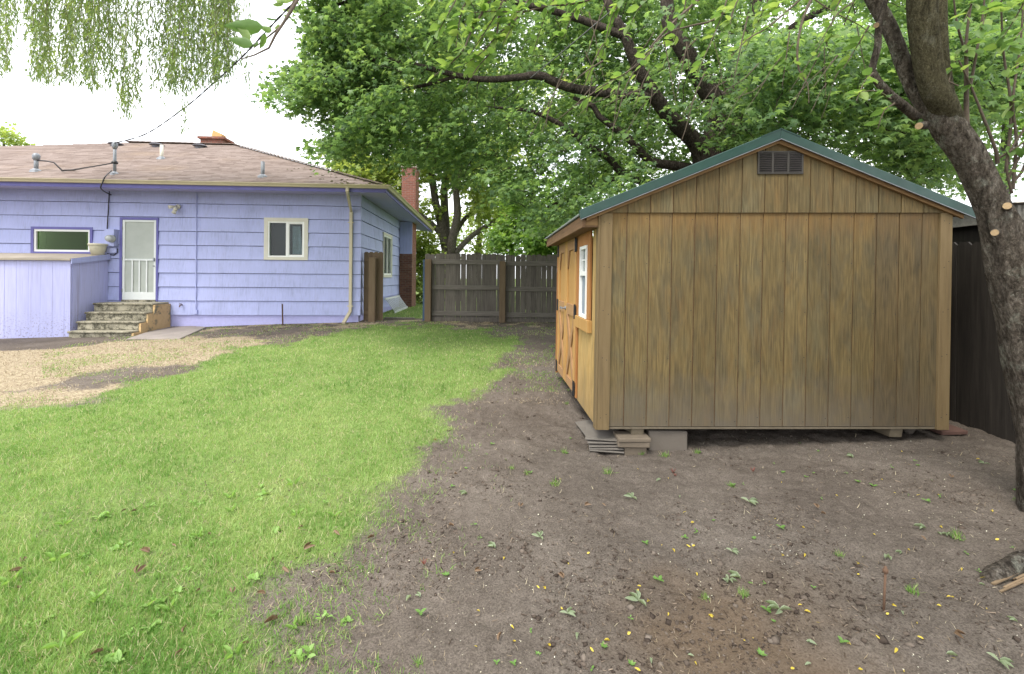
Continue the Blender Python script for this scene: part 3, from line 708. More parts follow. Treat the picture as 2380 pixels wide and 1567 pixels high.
# ---- windows and door
def frame(mb, x0, x1, z0, z1_, w, ya, yb, wb=None):
    wb = wb or w
    mb.box(x0, x0 + w, ya, yb, z0, z1_); mb.box(x1 - w, x1, ya, yb, z0, z1_)
    mb.box(x0 + w, x1 - w, ya, yb, z1_ - w, z1_); mb.box(x0 + w, x1 - w, ya, yb, z0, z0 + wb)
def room_box(par, x0, x1, z0, z1_, d=.30):
    MB().box(x0, x1, d, d + .02, z0, z1_).box(x0 - .02, x0, .07, d, z0, z1_).box(x1, x1 + .02, .07, d, z0, z1_).box(x0, x1, .07, d, z1_, z1_ + .02).box(x0, x1, .07, d, z0 - .02, z0).build('window_recess', M['room_dark'], par)
# right slider window
x0, x1, za, zb = WINR; mb = MB(); tw = .095
mb.box(x0, x1, -.05, .06, zb - tw, zb); mb.box(x0 - 0, x1, -.05, .06, za, za + tw * .8); mb.box(x0, x0 + tw, -.046, .06, za + tw * .8, zb - tw); mb.box(x1 - tw, x1, -.046, .06, za + tw * .8, zb - tw)
win = mb.build('window', M['putty'], house)
ix0, ix1, iz0, iz1 = x0 + tw, x1 - tw, za + tw * .8, zb - tw
mb = MB(); frame(mb, ix0, ix1, iz0, iz1, .035, -.035, .05); xm = hw(*z2(697, 780))[0]; mb.box(xm - .03, xm + .03, -.025, .045, iz0 + .035, iz1 - .035)
frame(mb, xm + .03, ix1 - .035, iz0 + .035, iz1 - .035, .025, -.02, .03)
mb.build('sash', M['white_vinyl'], win)
MB().box(ix0 + .035, xm - .03, .012, .016, iz0 + .035, iz1 - .035).box(xm + .055, ix1 - .06, .0, .004, iz0 + .06, iz1 - .06).build('pane', M['glass'], win)
room_box(win, ix0, ix1, iz0, iz1)
mb = MB()   # pale folded panel added to stand for reflections in the right pane
for k in range(9):
    xa = xm + .08 + k * .028; mb.prism([(xa, .12 + .015 * (k % 2), iz0 + .08), (xa + .028, .12 + .015 * ((k + 1) % 2), iz0 + .08), (xa + .02 - .006 * k, .13, iz1 - .10), (xa - .006 * k, .12, iz1 - .10)], (0, .004, 0))
mb.build('reflection_panel', M['reflection_panel'], win)
# left awning window
x0, x1, za, zb = WINL; mb = MB(); frame(mb, x0, x1, za, zb, .062, -.05, .06, .05); win = mb.build('window', M['deep_purple'], house)
a0, a1, b0, b1 = x0 + .062, x1 - .062, za + .05, zb - .062
mb = MB(); frame(mb, a0, a1, b0, b1, .05, -.03, .05); mb.build('sash', M['white_vinyl'], win)
MB().box(a0 + .05, a1 - .05, .01, .014, b0 + .05, b1 - .05).build('pane', M['dim_glass'], win); room_box(win, a0, a1, b0, b1)
mb = MB(); xg = hw(*z1(575, 800))[0]  # olive folded panel added in place of the green reflection in this pane
for k in range(8): mb.prism([(xg + .03 * k, .10 + .012 * (k % 2), b0), (xg + .03 * k + .03, .10 + .012 * ((k + 1) % 2), b0), (xg + .03 * k + .03, .10 + .012 * ((k + 1) % 2), b1), (xg + .03 * k, .10 + .012 * (k % 2), b1)], (0, .004, 0))
mb.build('reflection_panel', M['green_reflection'], win)
# side window
y0_, y1_, za, zb = WINS; mb = MB()
for p in ((y0_, y0_ + .08, za, zb), (y1_ - .08, y1_, za, zb), (y0_ + .08, y1_ - .08, zb - .08, zb), (y0_ + .08, y1_ - .08, za, za + .08)): mb.box(-.05, .055, p[0], p[1], p[2], p[3])
win = mb.build('window', M['putty'], house)
mb = MB(); a0, a1, b0, b1 = y0_ + .08, y1_ - .08, za + .08, zb - .08
for p in ((a0, a0 + .05, b0, b1), (a1 - .05, a1, b0, b1), (a0 + .05, a1 - .05, b1 - .05, b1), (a0 + .05, a1 - .05, b0, b0 + .05), ((a0 + a1) / 2 - .03, (a0 + a1) / 2 + .03, b0 + .05, b1 - .05)): mb.box(-.04, .04, p[0], p[1], p[2], p[3])
mb.build('sash', M['white_vinyl'], win)
MB().box(-.012, -.008, a0 + .05, a1 - .05, b0 + .05, b1 - .05).build('pane', M['glass'], win)
MB().box(-.062, -.055, a0, a1, b0, b1).build('window_recess', M['room_dark'], win)
# screen door
x0, x1, za, zb = DOOR; mb = MB(); tw = .06
mb.box(x0, x0 + tw, -.05, .08, za, zb); mb.box(x1 - tw + .012, x1, -.05, .08, za, zb); mb.box(x0 + tw, x1 - tw + .012, -.05, .08, zb - tw, zb)
mb.build('door_trim', M['deep_purple'], house)
a0, a1, b0, b1 = x0 + tw + .004, x1 - tw + .008, za + .03, zb - tw - .004
mb = MB(); s_ = .055; zr = hw(*z1(970, 921))[1]; zk = hw(*z1(970, 1145))[1]
mb.box(a0, a0 + s_, -.04, 0, b0, b1); mb.box(a1 - s_, a1, -.04, 0, b0, b1); mb.box(a0 + s_, a1 - s_, -.04, 0, b1 - .05, b1); mb.box(a0 + s_, a1 - s_, -.038, 0, b0, zk)
door = mb.build('screen_door', M['white_alu'], house, bevel=.004)
mb = MB(); mb.box(a0 + s_, a1 - s_, -.039, -.02, zr - .022, zr + .022)
for zx in (921, 970, 1020): xx = hw(*z1(zx, 1030))[0]; mb.box(xx - .016, xx + .016, -.036, -.02, zk + .001, zr - .022)
mb.build('guard_grille', M['white_alu'], door)
MB().box(a0 + s_, a1 - s_, -.012, -.009, zk + .001, b1 - .05).build('door_screen', M['door_screen'], door)
MB().box(a1 - .05, a1 - .022, -.075, -.041, zr - .04, zr + .05).build('handle', M['steel'], door)
MB().lathe([(.012, -.0), (.014, .05)], (a1 - .036, -.04, zr - .16), 8, 'y').build('latch_button', M['steel'], door)
mb = MB()
for zz in (b0 + .2, b0 + 1.0, b1 - .25): MB().box(a0 - .012, a0 + .012, -.05, -.041, zz, zz + .08).build('hinge', M['steel'], door)
MB().box(x0 + tw, x1 - tw + .012, -.06, .1, za - .03, za + .028).build('sill', M['step_conc'], house)
# meter, conduits, flood light, tap
mxx0, mzz1 = hw(*z1(757, 712)); mxx1, mzz0 = hw(*z1(823, 832))
met = MB().box(mxx0, mxx1, -.17, -.015, mzz0, mzz1).build('meter_box', M['shake'], house, bevel=.006)
cxm, czm = hw(*z1(781, 776), -.15)
MB().lathe([(.095, 0), (.095, .05), (.085, .055), (.085, .12), (.07, .15), (.01, .16)], (cxm, -.17, czm), 20, 'y').build('meter_dial', M['meter_glass'], met, True)
bx0, bz1 = hw(*z1(757, 838)); bx1, bz0 = hw(*z1(823, 876))
MB().box(bx0, bx1, -.11, -.015, bz0, bz1).build('junction_box', M['shake'], house, bevel=.005)
# conduit painted over, from eave to meter
c1 = hw(*z1(768, 450)); c2 = hw(*z1(752, 720)); c3 = hw(*z1(743, 800)); c4 = hw(*z1(745, 865)); c5 = hw(*z1(765, 885)); c6 = hw(*z1(800, 890)); c7 = hw(*z1(822, 872)); c8 = hw(*z1(824, 845))
MB().tube(*resample([(c[0], -.055, c[1]) for c in (c1, c2, c3, c4, c5, c6, c7, c8)], [.012] * 8, .1), 6).build('conduit', M['cable'], house, True)
c1 = hw(*z1(1366, 448)); c2 = hw(*z1(1362, 1290))
MB().tube([(c1[0], -.05, c1[1]), (c2[0], -.05, c2[1])], .014, 6).box(c2[0] - .04, c2[0] + .04, -.075, -.03, c2[1] - .02, c2[1] + .09).build('conduit', M['shake'], house)
fx, fz = hw(*z1(1242, 560))
fl = MB().lathe([(.055, .0), (.055, .05), (.02, .07)], (fx, -.03, fz + .02), 12, 'y').build('flood_light', M['putty'], house, True)
for sx, dz_ in ((-.14, .03), (.05, -.02), (.0, -.09)):
    mb = MB(); d = Vector((sx * .8, -.5, -.3 + dz_)).normalized(); p = Vector((fx, -.1, fz + .02)); q = p + d * .16 + Vector((sx * .6, 0, dz_))
    mb.tube([p, p.lerp(q, .3), p.lerp(q, .55), q], [.015, .02, .035, .05], 10); mb.build('lamp_head', M['putty'], fl, True)
tx, tz = hw(*z1(1263, 1232))
MB().tube([(tx, -.02, tz), (tx, -.10, tz), (tx, -.13, tz - .05)], [.016, .016, .013], 8).lathe([(.03, 0), (.03, .01)], (tx, -.09, tz + .03), 8).build('tap', M['rust'], house)
# cable running over the roof between the two masts, down over the gutter
pts = [hw(*z1(265, 255), p3[1])]; P0 = Vector((p3[0], p3[1], p3[3] - .15)); P1 = Vector((mx_, my_, mz_ + .28))
mid = on_roof(*z1(430, 318)); mid2 = on_roof(*z1(600, 305))
mb = MB(); mb.tube(*resample([P0, Vector((P0.x + .5, P0.y - .1, mid[2] + .25)), Vector((mid[0], mid[1], mid[2] + .05)), Vector((mid2[0], mid2[1], mid2[2] + .08)), P1], [.016, .016, .022, .016, .014], .2), 6)
g1 = hw(*z1(720, 365), -OV - .17); g2 = hw(*z1(700, 420), -OV - .10); g3 = hw(*z1(730, 445), -.3); g4 = hw(*z1(770, 436), -.05)
mb.tube(*resample([(mx_, my_ - .1, mz_ + .06), (g1[0], -OV - .16, g1[1] + .04), (g2[0], -OV - .12, g2[1]), (g3[0], -.3, SOF - .1), (g4[0], -.055, SOF - .12)], [.014] * 5, .15), 6)
mb.build('roof_cable', M['cable'], house, True)

# ------------------------------------------------------------------ basement bulkhead beside the door
bk = empty('cellar_bulkhead', (HC.x, HC.y, 0), TH, 'lavender board-sided bulkhead with sloping roof and mildew stains, left of the concrete steps', 'bulkhead')
bxr = hw(*z1(755, 1000))[0]; BD = -1.12; BL = -17.
zt_w = hw(*z1(600, 893))[1]; zt_f = hw(*z1(300, 926), BD)[1]; zb_f = hw(*z1(300, 1476), BD)[1]
mb = MB(); rr = random.Random(4); seams = [hw(*z1(q, 1200), BD)[0] for q in (485, 446, 362, 278, 195, 112, 30)]
xa = bxr
for xb in seams[1:] + [seams[-1] - .28 * k for k in range(1, 30)]:
    if xb < BL: break
    mb.box(xb + .0035, xa, BD - .001 * rr.random() * 4, BD + .03, zb_f, zt_f); xa = xb
bw = mb.build('front_board', M['board_paint'], bk)
MB().box(BL, bxr - .01, BD + .031, BD + .06, zb_f, zt_f).build('backing_panel', M['board_paint'], bk)
MB().prism([(bxr - .02, BD + .061, zb_f), (bxr - .02, -.04, zb_f + .1), (bxr - .02, -.04, zt_w - .02), (bxr - .02, BD + .061, zt_f - .004)], (.02, 0, 0)).build('side_panel', M['board_paint'], bk)
mb = MB(); mb.prism([(BL, BD - .07, zt_f + .004), (BL, -.04, zt_w), (BL, -.04, zt_w + .05), (BL, BD - .07, zt_f + .05)], (bxr + .05 - BL, 0, 0)); mb.build('roof', M['bulk_roof'], bk)
MB().prism([(bxr + .051, BD - .05, zt_f - .07), (bxr + .051, -.05, zt_w - .09), (bxr + .051, -.05, zt_w + .045), (bxr + .051, BD - .05, zt_f + .045)], (.02, 0, 0)).build('roof_trim', M['shake'], bk)
MB().box(BL, bxr - .9, BD + .02, BD + .25, -.4, zb_f - .004).build('footing', M['tan_conc'], bk)

# pot on the bulkhead
px, pz = hw(*z1(676, 898), -.28)
pzz = zt_f + (zt_w - zt_f) * ((-.28 - BD) / -BD) + .052
pot = empty('flower_pot', Vector((HC.x, HC.y, 0)) + Vector((px * ct - (-.28) * st_, px * st_ + (-.28) * ct, pzz)), 0, 'cream plastic flower pot on the edge of the bulkhead roof', 'pot')
MB().lathe([(.125, 0), (.17, .20), (.175, .225)], (0, 0, 0), 24).build('body', M['pot'], pot, True)
MB().lathe([(.17, .226), (.19, .23), (.192, .275), (.175, .28), (.165, .24)], (0, 0, 0), 24).build('rim', M['pot'], pot, True)

# ------------------------------------------------------------------ concrete steps
sp = empty('concrete_steps', (HC.x, HC.y, 0), TH, 'worn grey concrete steps with dark lichen and tan painted side, below the screen door', 'steps')
ztop = DOOR[2] - .02; yf = -.62; xs0 = hw(*z1(648, 1230), yf)[0]; xs1 = hw(*z1(1057, 1235), yf)[0]
zg = hw(*z1(700, 1475), yf - .66)[1]; rise = (ztop - zg) / 4; tread = .23
mb = MB()
for k in range(4):
    zt = ztop - rise * k; y1 = -.045 if k == 0 else yf - tread * (k - 1) - .0; y0 = yf - tread * k
    xa_, xb_ = xs0 - .0, xs1
    mb.box(xa_, xb_, y0, y1, zt - rise + (0 if k < 3 else -.25), zt - .045); mb.box(xa_ - .012, xb_ + .012, y0 - .03, y1, zt - .045, zt)
mb.box(xs0 + .01, xs1 - .01, yf, -.045, zg - .3, ztop - rise)
mb.box(xs0 + .01, xs1 - .01, yf - tread, yf, zg - .3, ztop - 2 * rise); mb.box(xs0 + .01, xs1 - .01, yf - 2 * tread, yf - tread, zg - .3, ztop - 3 * rise)
mb.build('step', M['step_conc'], sp, bevel=.012)
side = [(xs1 + .002, -.045, zg - .2), (xs1 + .002, -.045, ztop - .047)]
for k in range(4): side += [(xs1 + .002, yf - tread * k, ztop - rise * k - .047), (xs1 + .002, yf - tread * k, ztop - rise * (k + 1) - .047)]
side[-1] = (side[-1][0], side[-1][1], zg - .2)
MB().prism(side, (.045, 0, 0)).build('painted_side', M['tan_conc'], sp)
# slab beside the steps
def slab(name, uv, th=.05):
    ps = [on_ground(u, v) for u, v in uv]
    mb = MB(); mb.prism([(p.x, p.y, p.z - .08) for p in ps], (0, 0, .08 + .028)); o = mb.build(name, M['path_conc'], None, bevel=.01); tag(o, kind='structure')
slab('path', [(295, 790), (420, 789), (480, 762), (392, 757)])
# metal stake by the wall
p = on_ground(*z2(666, 1372)); pt = at(*z2(661, 1226), p.y)
tag(MB().beam(p - Vector((0, 0, .15)), pt, .035, .006, (0, 1, 0)).beam(p - Vector((-.004, .004, .15)), pt + Vector((.004, -.004, 0)), .006, .035, (0, 1, 0)).build('metal_stake', M['rust']), 'rusty metal stake standing against the foot of the lavender wall', 'stake')
# ladder lying along the side wall
lad = empty('ladder', (HC.x, HC.y, 0), TH, 'aluminium ladder lying on its edge along the shaded side wall', 'ladder')
la0, la1 = hs(*z2(1365, 1240), .25)[0], hs(*z2(1495, 1215), .25)[0]; la0 = max(la0, 2.6)
zl = .36; hl = .42
for yy, zz in ((.0, 0),):
    MB().beam((.42, la0, zl), (.42, la1, zl), .03, .07).build('rail', M['alu'], lad, bevel=.003); MB().beam((.12, la0, zl + hl), (.12, la1, zl + hl), .03, .07).build('rail', M['alu'], lad, bevel=.003)
n = 11
for k in range(n):
    yy = la0 + (la1 - la0) * (k + .5) / n; MB().tube([(.42, yy, zl), (.12, yy, zl + hl)], .017, 8).build('rung', M['alu'], lad)
# ------------------------------------------------------------------ garden shed (local origin under its front left corner)
SD = 4.14; k_ = SD / F
SX, SZ = at(1387, 997, SD).x, at(1387, 997, SD).z
shed = empty('garden_shed', (SX, SD, 0), 0, 'weathered plywood garden shed with green metal gable roof, double doors on its left side', 'shed')
SW = 3.09; SL = 2.52; Z0 = SZ; ZS = 2.075; APX = SW / 2 - .005; PITCH = (2.74 - 2.06) / 1.68
PW = .104
def zroof(x): return 2.735 - abs(x - APX) * PITCH      # underside of the roof sheet
# front siding with recessed grooves every 0.2 m
mb = MB(); gx0 = PW - .02; cuts = [gx0] + [.235 + .2005 * i for i in range(14)] + [SW - PW + .02]
cuts = [c for c in cuts if c <= SW - PW + .021]
for a, b in zip(cuts[:-1], cuts[1:]): mb.box(a + .004, b - .004, 0, .012, Z0 + .022, ZS + .01)
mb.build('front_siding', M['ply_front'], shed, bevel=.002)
MB().box(gx0 - .04, SW - gx0 + .04, .0085, .03, Z0 + .022, ZS + .01).build('siding_groove', M['eave_wood'], shed)
# gable siding stands proud of the lower sheet
mb = MB(); gc = [.012] + [.235 + .2005 * i for i in range(14)] + [SW - .012]
for a, b in zip(gc[:-1], gc[1:]):
    a_, b_ = a + .004, b - .004
    top = [(b_, zroof(b_) - .012), (a_, zroof(a_) - .012)]
    if a_ < APX < b_: top.insert(1, (APX, zroof(APX) - .012))
    mb.prism([(a_, -.016, ZS)] + [(b_, -.016, ZS)] + [(x, -.016, z) for x, z in top], (0, .014, 0))
mb.build('gable_siding', M['ply_gable'], shed, bevel=.0015)
MB().prism([(.012, -.006, ZS + .004), (SW - .012, -.006, ZS + .004), (SW - .012, -.006, zroof(SW) - .012), (APX, -.006, zroof(APX) - .014), (.012, -.006, zroof(0) - .012)], (0, .03, 0)).build('gable_groove', M['eave_wood'], shed)
# floor skirt and corner posts
MB().box(.02, SW - .02, .002, .05, Z0 - .002, Z0 + .018).build('floor_edge', M['skid_wood'], shed)
MB().box(0, PW, -.022, .018, Z0 - .004, ZS - .003).box(-.018, 0.0, -.018, .075, Z0 - .004, ZS - .003).build('corner_post', M['post_wood'], shed, bevel=.003)
MB().box(SW - PW, SW, -.022, .018, Z0 - .004, ZS - .003).build('corner_post', M['post_wood'], shed, bevel=.003)
# roof: two corrugated sheets with rake trim
OVX = .165; FO = .055
def rp_(x, y, dz): return (x, y, zroof(x) + dz)
mb = MB()
for sgn in (-1, 1):
    nrib = 14; ys = []
    y = -FO + .02
    while y < SL + FO:
        ys += [(y, 0), (y + .17, 0), (y + .185, .018), (y + .205, .018), (y + .22, 0)]; y += .225
    xe = APX + sgn * (SW / 2 + OVX)
    vs = []
    for y_, h in ys: vs += [(APX, y_, zroof(APX) + .02 + h), (xe, y_, zroof(xe) + .02 + h)]
    mb.add(vs, [(2 * i, 2 * i + 1, 2 * i + 3, 2 * i + 2) for i in range(len(ys) - 1)])
me = bpy.data.meshes.new('roof'); me.from_pydata(mb.v, [], mb.f); link('roof', me, M['green_metal'], shed)
for y0 in (0.03,):
    MB().prism([(APX - SW / 2 - OVX + .02, y0, zroof(-OVX + .02) + .004), (APX, y0, zroof(APX) + .004), (APX + SW / 2 + OVX - .02, y0, zroof(SW + OVX - .02) + .004), (APX, y0, zroof(APX) - .008)], (0, SL, 0)).build('roof_deck', M['eave_wood'], shed)
mb = MB(); xl, xr = APX - SW / 2 - OVX - .02, APX + SW / 2 + OVX + .015
h0, h1 = -.022, .062
for xa, xb in ((xl, APX), (APX, xr)):
    mb.hexa([(xa, -FO - .012, zroof(xa) + h0), (xb, -FO - .012, zroof(xb) + h0), (xb, -FO + .0, zroof(xb) + h0), (xa, -FO + .0, zroof(xa) + h0), (xa, -FO - .012, zroof(xa) + h1), (xb, -FO - .012, zroof(xb) + h1), (xb, -FO + .09, zroof(xb) + h1), (xa, -FO + .09, zroof(xa) + h1)])
mb.build('rake_trim', M['green_metal'], shed, bevel=.004)
mb = MB()
for xa, xb in ((xl + .004, APX), (APX, xr - .004)):
    mb.hexa([(xa, -FO - .02, zroof(xa) + h0 - .007), (xb, -FO - .02, zroof(xb) + h0 - .007), (xb, -FO - .001, zroof(xb) + h0 - .004), (xa, -FO - .001, zroof(xa) + h0 - .004), (xa, -FO - .02, zroof(xa) + h0 - .001), (xb, -FO - .02, zroof(xb) + h0 - .001), (xb, -FO - .001, zroof(xb) + h0 - .0005), (xa, -FO - .001, zroof(xa) + h0 - .0005)])
mb.build('drip_edge', M['steel'], shed)
mb = MB()
for s_ in (-1, 1):
    xa, xb = APX, APX + s_ * .17
    mb.hexa([(xa, -FO - .016, zroof(xa) + h1 - .004), (xb, -FO - .016, zroof(xb) + h1 - .004), (xb, SL + FO, zroof(xb) + h1 - .004), (xa, SL + FO, zroof(xa) + h1 - .004), (xa, -FO - .016, zroof(xa) + h1 + .006), (xb, -FO - .016, zroof(xb) + h1 + .006), (xb, SL + FO, zroof(xb) + h1 + .006), (xa, SL + FO, zroof(xa) + h1 + .006)])
mb.build('ridge_cap', M['green_metal'], shed)
mb = MB(); q = .034
for xa, xb in ((xl + .06, APX), (APX, xr - .10)):
    mb.hexa([(xa, -FO + .012, zroof(xa) + h0 - q), (xb, -FO + .012, zroof(xb) + h0 - q), (xb, -.018, zroof(xb) + h0 - q), (xa, -.018, zroof(xa) + h0 - q), (xa, -FO + .012, zroof(xa) + h0 + .002), (xb, -FO + .012, zroof(xb) + h0 + .002), (xb, -.018, zroof(xb) + h0 + .002), (xa, -.018, zroof(xa) + h0 + .002)])
mb.build('rake_board', M['rake_wood'], shed)
# eave board on the door side with the dull cut edge of the sheet
xe = -OVX
MB().hexa([(xe, -FO + .03, zroof(xe) - .10), (xe + .03, -FO + .03, zroof(xe) - .10), (xe + .03, SL + .1, zroof(xe) - .10), (xe, SL + .1, zroof(xe) - .10), (xe, -FO + .03, zroof(xe) + .008), (xe + .03, -FO + .03, zroof(xe) + .012), (xe + .03, SL + .1, zroof(xe) + .012), (xe, SL + .1, zroof(xe) + .008)]).build('eave_board', M['eave_wood'], shed, bevel=.003)
mb = MB()
y = -FO + .05
while y < SL + .1:
    mb.hexa([(xe - .03, y, zroof(xe) + .011), (xe + .1, y, zroof(xe) + .045), (xe + .1, y + .05, zroof(xe) + .045), (xe - .03, y + .05, zroof(xe) + .011), (xe - .03, y, zroof(xe) + .022), (xe + .1, y, zroof(xe) + .062), (xe + .1, y + .05, zroof(xe) + .062), (xe - .03, y + .05, zroof(xe) + .022)]); y += .075
mb.build('sheet_edge', M['roof_edge_metal'], shed)
MB().box(xe + .031, .0, .0, SL, zroof(xe) - .095, zroof(xe) - .08).build('eave_soffit', M['eave_wood'], shed)
MB().prism([(xe + .031, .001, zroof(xe) - .094), (.012, .001, zroof(xe) - .094), (.012, .001, zroof(.012) - .013), (xe + .031, .001, zroof(xe + .031) - .013)], (0, .02, 0)).build('eave_return', M['rake_wood'], shed)
# side and back walls
mb = MB(); ZW = zroof(xe) - .081
WY = (.28, .92); WZ = (.98, ZW - .06); DY = (1.0, 2.36)
for a, b in ((.076, .28), (.92, 1.0), (2.36, SL)): mb.box(0, .014, a + .002, b - .002, Z0 + .01, ZW)
mb.box(0, .014, .282, .918, Z0 + .01, WZ[0] - .0); mb.box(0, .014, DY[0], DY[1], 1.99, ZW)
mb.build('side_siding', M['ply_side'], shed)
MB().box(.016, .022, .03, SL, Z0 + .02, WZ[0]).box(.016, .022, .94, SL, WZ[0], ZW).build('inner_wall', M['eave_wood'], shed)
MB().box(0, SW, SL, SL + .02, Z0, ZS).box(SW - .02, SW - .001, .02, SL, Z0, ZS).box(.02, SW - .02, .031, SL, Z0 + .0, Z0 + .02).build('back_wall', M['ply_front'], shed)
# window trim, sashes
mb = MB(); o = -.024
mb.box(o, -.001, .30, .42, WZ[0] + .12, ZW - .005); mb.box(o, -.001, .77, .90, WZ[0] + .12, ZW - .14); mb.box(o - .002, -.001, .42, .90, ZW - .138, ZW - .005)
win = mb.build('window', M['orange_wood'], shed, bevel=.002)
MB().box(-.045, -.001, .27, .93, WZ[0] - .0, WZ[0] + .118).build('window_sill', M['door_wood'], win, bevel=.003)
wy0, wy1, wz0, wz1 = .423, .767, WZ[0] + .122, ZW - .142
mb = MB(); wf = .032; zm = 1.545
def fr(ya, yb, za, zb, w_, xa, xb): mb.box(xa, xb, ya, ya + w_, za, zb); mb.box(xa, xb, yb - w_, yb, za, zb); mb.box(xa, xb, ya + w_, yb - w_, zb - w_, zb); mb.box(xa, xb, ya + w_, yb - w_, za, za + w_)
fr(wy0, wy1, wz0, wz1, wf, -.034, .012); mb.box(-.036, .01, wy0 + wf, wy1 - wf, zm - .022, zm + .022)
ym = (wy0 + wy1) / 2; mb.box(-.012, .0, ym - .008, ym + .008, zm + .022, wz1 - wf); zq = (zm + wz1) / 2; mb.box(-.0118, .0002, wy0 + wf, ym - .008, zq - .008, zq + .008); mb.box(-.0118, .0002, ym + .008, wy1 - wf, zq - .008, zq + .008)
mb.build('sash', M['white_vinyl'], win)
MB().box(.002, .005, wy0 + wf, wy1 - wf, zm + .022, wz1 - wf).build('pane', M['glass'], win)
MB().box(-.008, -.005, wy0 + wf, wy1 - wf, wz0 + wf, zm - .022).build('insect_screen', M['screen'], win)
MB().box(.25, .27, wy0 - .2, wy1 + .2, wz0 - .1, wz1).build('window_recess', M['room_dark'], win)
# door casing and two leaves
mb = MB(); MB().box(-.022, -.001, .935, 1.005, Z0 + .03, ZW - .005).build('door_casing', M['orange_wood'], shed, bevel=.002); MB().box(-.022, -.001, 2.355, 2.43, Z0 + .03, ZW - .005).build('door_casing', M['orange_wood'], shed, bevel=.002)
MB().box(-.02, -.001, 1.007, 2.353, 1.975, ZW - .005).build('door_header', M['brace_wood'], shed)
MB().box(-.021, -.001, SL - .075, SL + .02, Z0, ZW - .005).build('corner_post', M['orange_wood'], shed)
DZ0, DZ1 = Z0 + .06, 1.965
ymid = 1.69
for (ya, yb, far) in ((1.012, ymid - .004, 0), (ymid + .004, 2.35, 1)):
    door = MB().box(-.006, .010, ya, yb, DZ0, DZ1).build('door', M['door_wood'], shed)
    mb = MB(); x0, x1 = -.028, -.006; s_ = .09
    MB().box(x0, x1, ya, ya + s_, DZ0, DZ1).build('stile', M['door_wood'], door, bevel=.002); MB().box(x0, x1, yb - s_, yb, DZ0, DZ1).build('stile', M['door_wood'], door, bevel=.002)
    mb = MB(); zr = 1.13
    for za_, zb_ in ((DZ1 - .14, DZ1), (zr - .065, zr + .065), (DZ0, DZ0 + .10)): MB().box(x0 + .001, x1, ya + s_, yb - s_, za_, zb_).build('rail', M['brace_wood'], door, bevel=.002)
    mb = MB(); a, b = ya + s_, yb - s_; zl, zh = DZ0 + .10, zr - .065; xx = (x0 + x1) / 2
    mb.beam((xx - .001, a, zl), (xx - .001, b, zh), .088, .020, (1, 0, 0)); mb.beam((xx + .002, b, zl), (xx + .002, a, zh), .088, .016, (1, 0, 0))
    for (yy, sy) in ((a, 1), (b, -1)):
        MB().prism([(x0 + .003, yy, DZ1 - .141), (x0 + .003, yy + sy * .14, DZ1 - .141), (x0 + .003, yy + sy * .10, DZ1 - .142), (x0 + .003, yy, DZ1 - .36)], (.018, 0, 0)).build('corner_brace', M['brace_wood'], door)
    mb.build('cross_brace', M['brace_wood'], door)
    yh = ya if not far else yb
    for zz in (DZ1 - .10, zr, DZ0 + .06):
        MB().box(x0 - .006, x0 - .001, yh - .055, yh - .002, zz - .07, zz + .07).box(x0 - .006, x0 - .001, yh + .002, yh + .06, zz - .075, zz + .075).lathe([(.009, -.08), (.009, .08)], (x0 - .008, yh, zz), 8).build('hinge', M['black_metal'], door)
    if not far:
        MB().lathe([(.025, .05), (.025, .038), (.01, .035), (.01, -.005)], (x0 - .05, yb - .04, zr), 10, 'x').box(x0 - .06, x0 - .045, yb - .06, yb + .07, zr - .012, zr + .012).build('handle', M['steel'], door)
# gable vent
vx, vz = 1.566, at(1799, 371.5, SD).z - RHO * 1.566 - .03; vw, vh = .20, .10
mb = MB(); yv = -.024
frm = MB().box(vx - vw, vx + vw, yv + .004, yv + .008, vz - vh, vz + vh)
f2 = MB()
for a, b in ((-vw, -vw + .015), (-.078, -.058), (.058, .078), (vw - .015, vw)): f2.box(vx + a, vx + b, yv - .004, yv + .004, vz - vh, vz + vh)
f2.box(vx - vw + .015, vx + vw - .015, yv - .0038, yv + .0038, vz - vh, vz - vh + .014); f2.box(vx - vw + .015, vx + vw - .015, yv - .0038, yv + .0038, vz + vh - .014, vz + vh)
vent = f2.build('gable_vent', M['vent_frame'], shed); frm.build('vent_back', M['black_metal'], vent)
lv = MB()
for a, b in ((-vw + .017, -.08), (-.056, .056), (.08, vw - .017)):
    for i in range(11):
        z = vz - vh + .02 + i * .0158; lv.hexa([(vx + a, yv - .006, z), (vx + b, yv - .006, z), (vx + b, yv + .003, z + .009), (vx + a, yv + .003, z + .009), (vx + a, yv - .006, z + .002), (vx + b, yv - .006, z + .002), (vx + b, yv + .003, z + .011), (vx + a, yv + .003, z + .011)])
lv.build('louvre', M['vent_metal'], vent)
# skids under the floor
sk = []
for u in (1484, 2089):
    x = at(u, 1010, SD).x - SX
    MB().hexa([(x - .055, .03, Z0 - .085), (x + .055, .03, Z0 - .085), (x + .055, SL, Z0 - .085), (x - .055, SL, Z0 - .085), (x - .055, .015, Z0 - .003), (x + .055, .015, Z0 - .003), (x + .055, SL, Z0 - .003), (x - .055, SL, Z0 - .003)]).build('skid', M['skid_wood'], shed, bevel=.005)
# nail heads
mb = MB()
rr = random.Random(9)
for c in cuts[1:-1]:
    for z in (2.03, 1.63, 1.2, .78, .25): mb.lathe([(.004, 0), (.004, .0015)], (c - .022 + rr.uniform(-.004, .004), -.0005, z + rr.uniform(-.02, .02)), 6, 'y')
for xx in (.03, .075, SW - .03, SW - .075):
    for z in (2.0, 1.62, 1.2, .8, .3): mb.lathe([(.004, 0), (.004, .001)], (xx + rr.uniform(-.005, .005), -.0225, z + rr.uniform(-.03, .03)), 6, 'y')
mb.build('nail', M['black_metal'], shed)
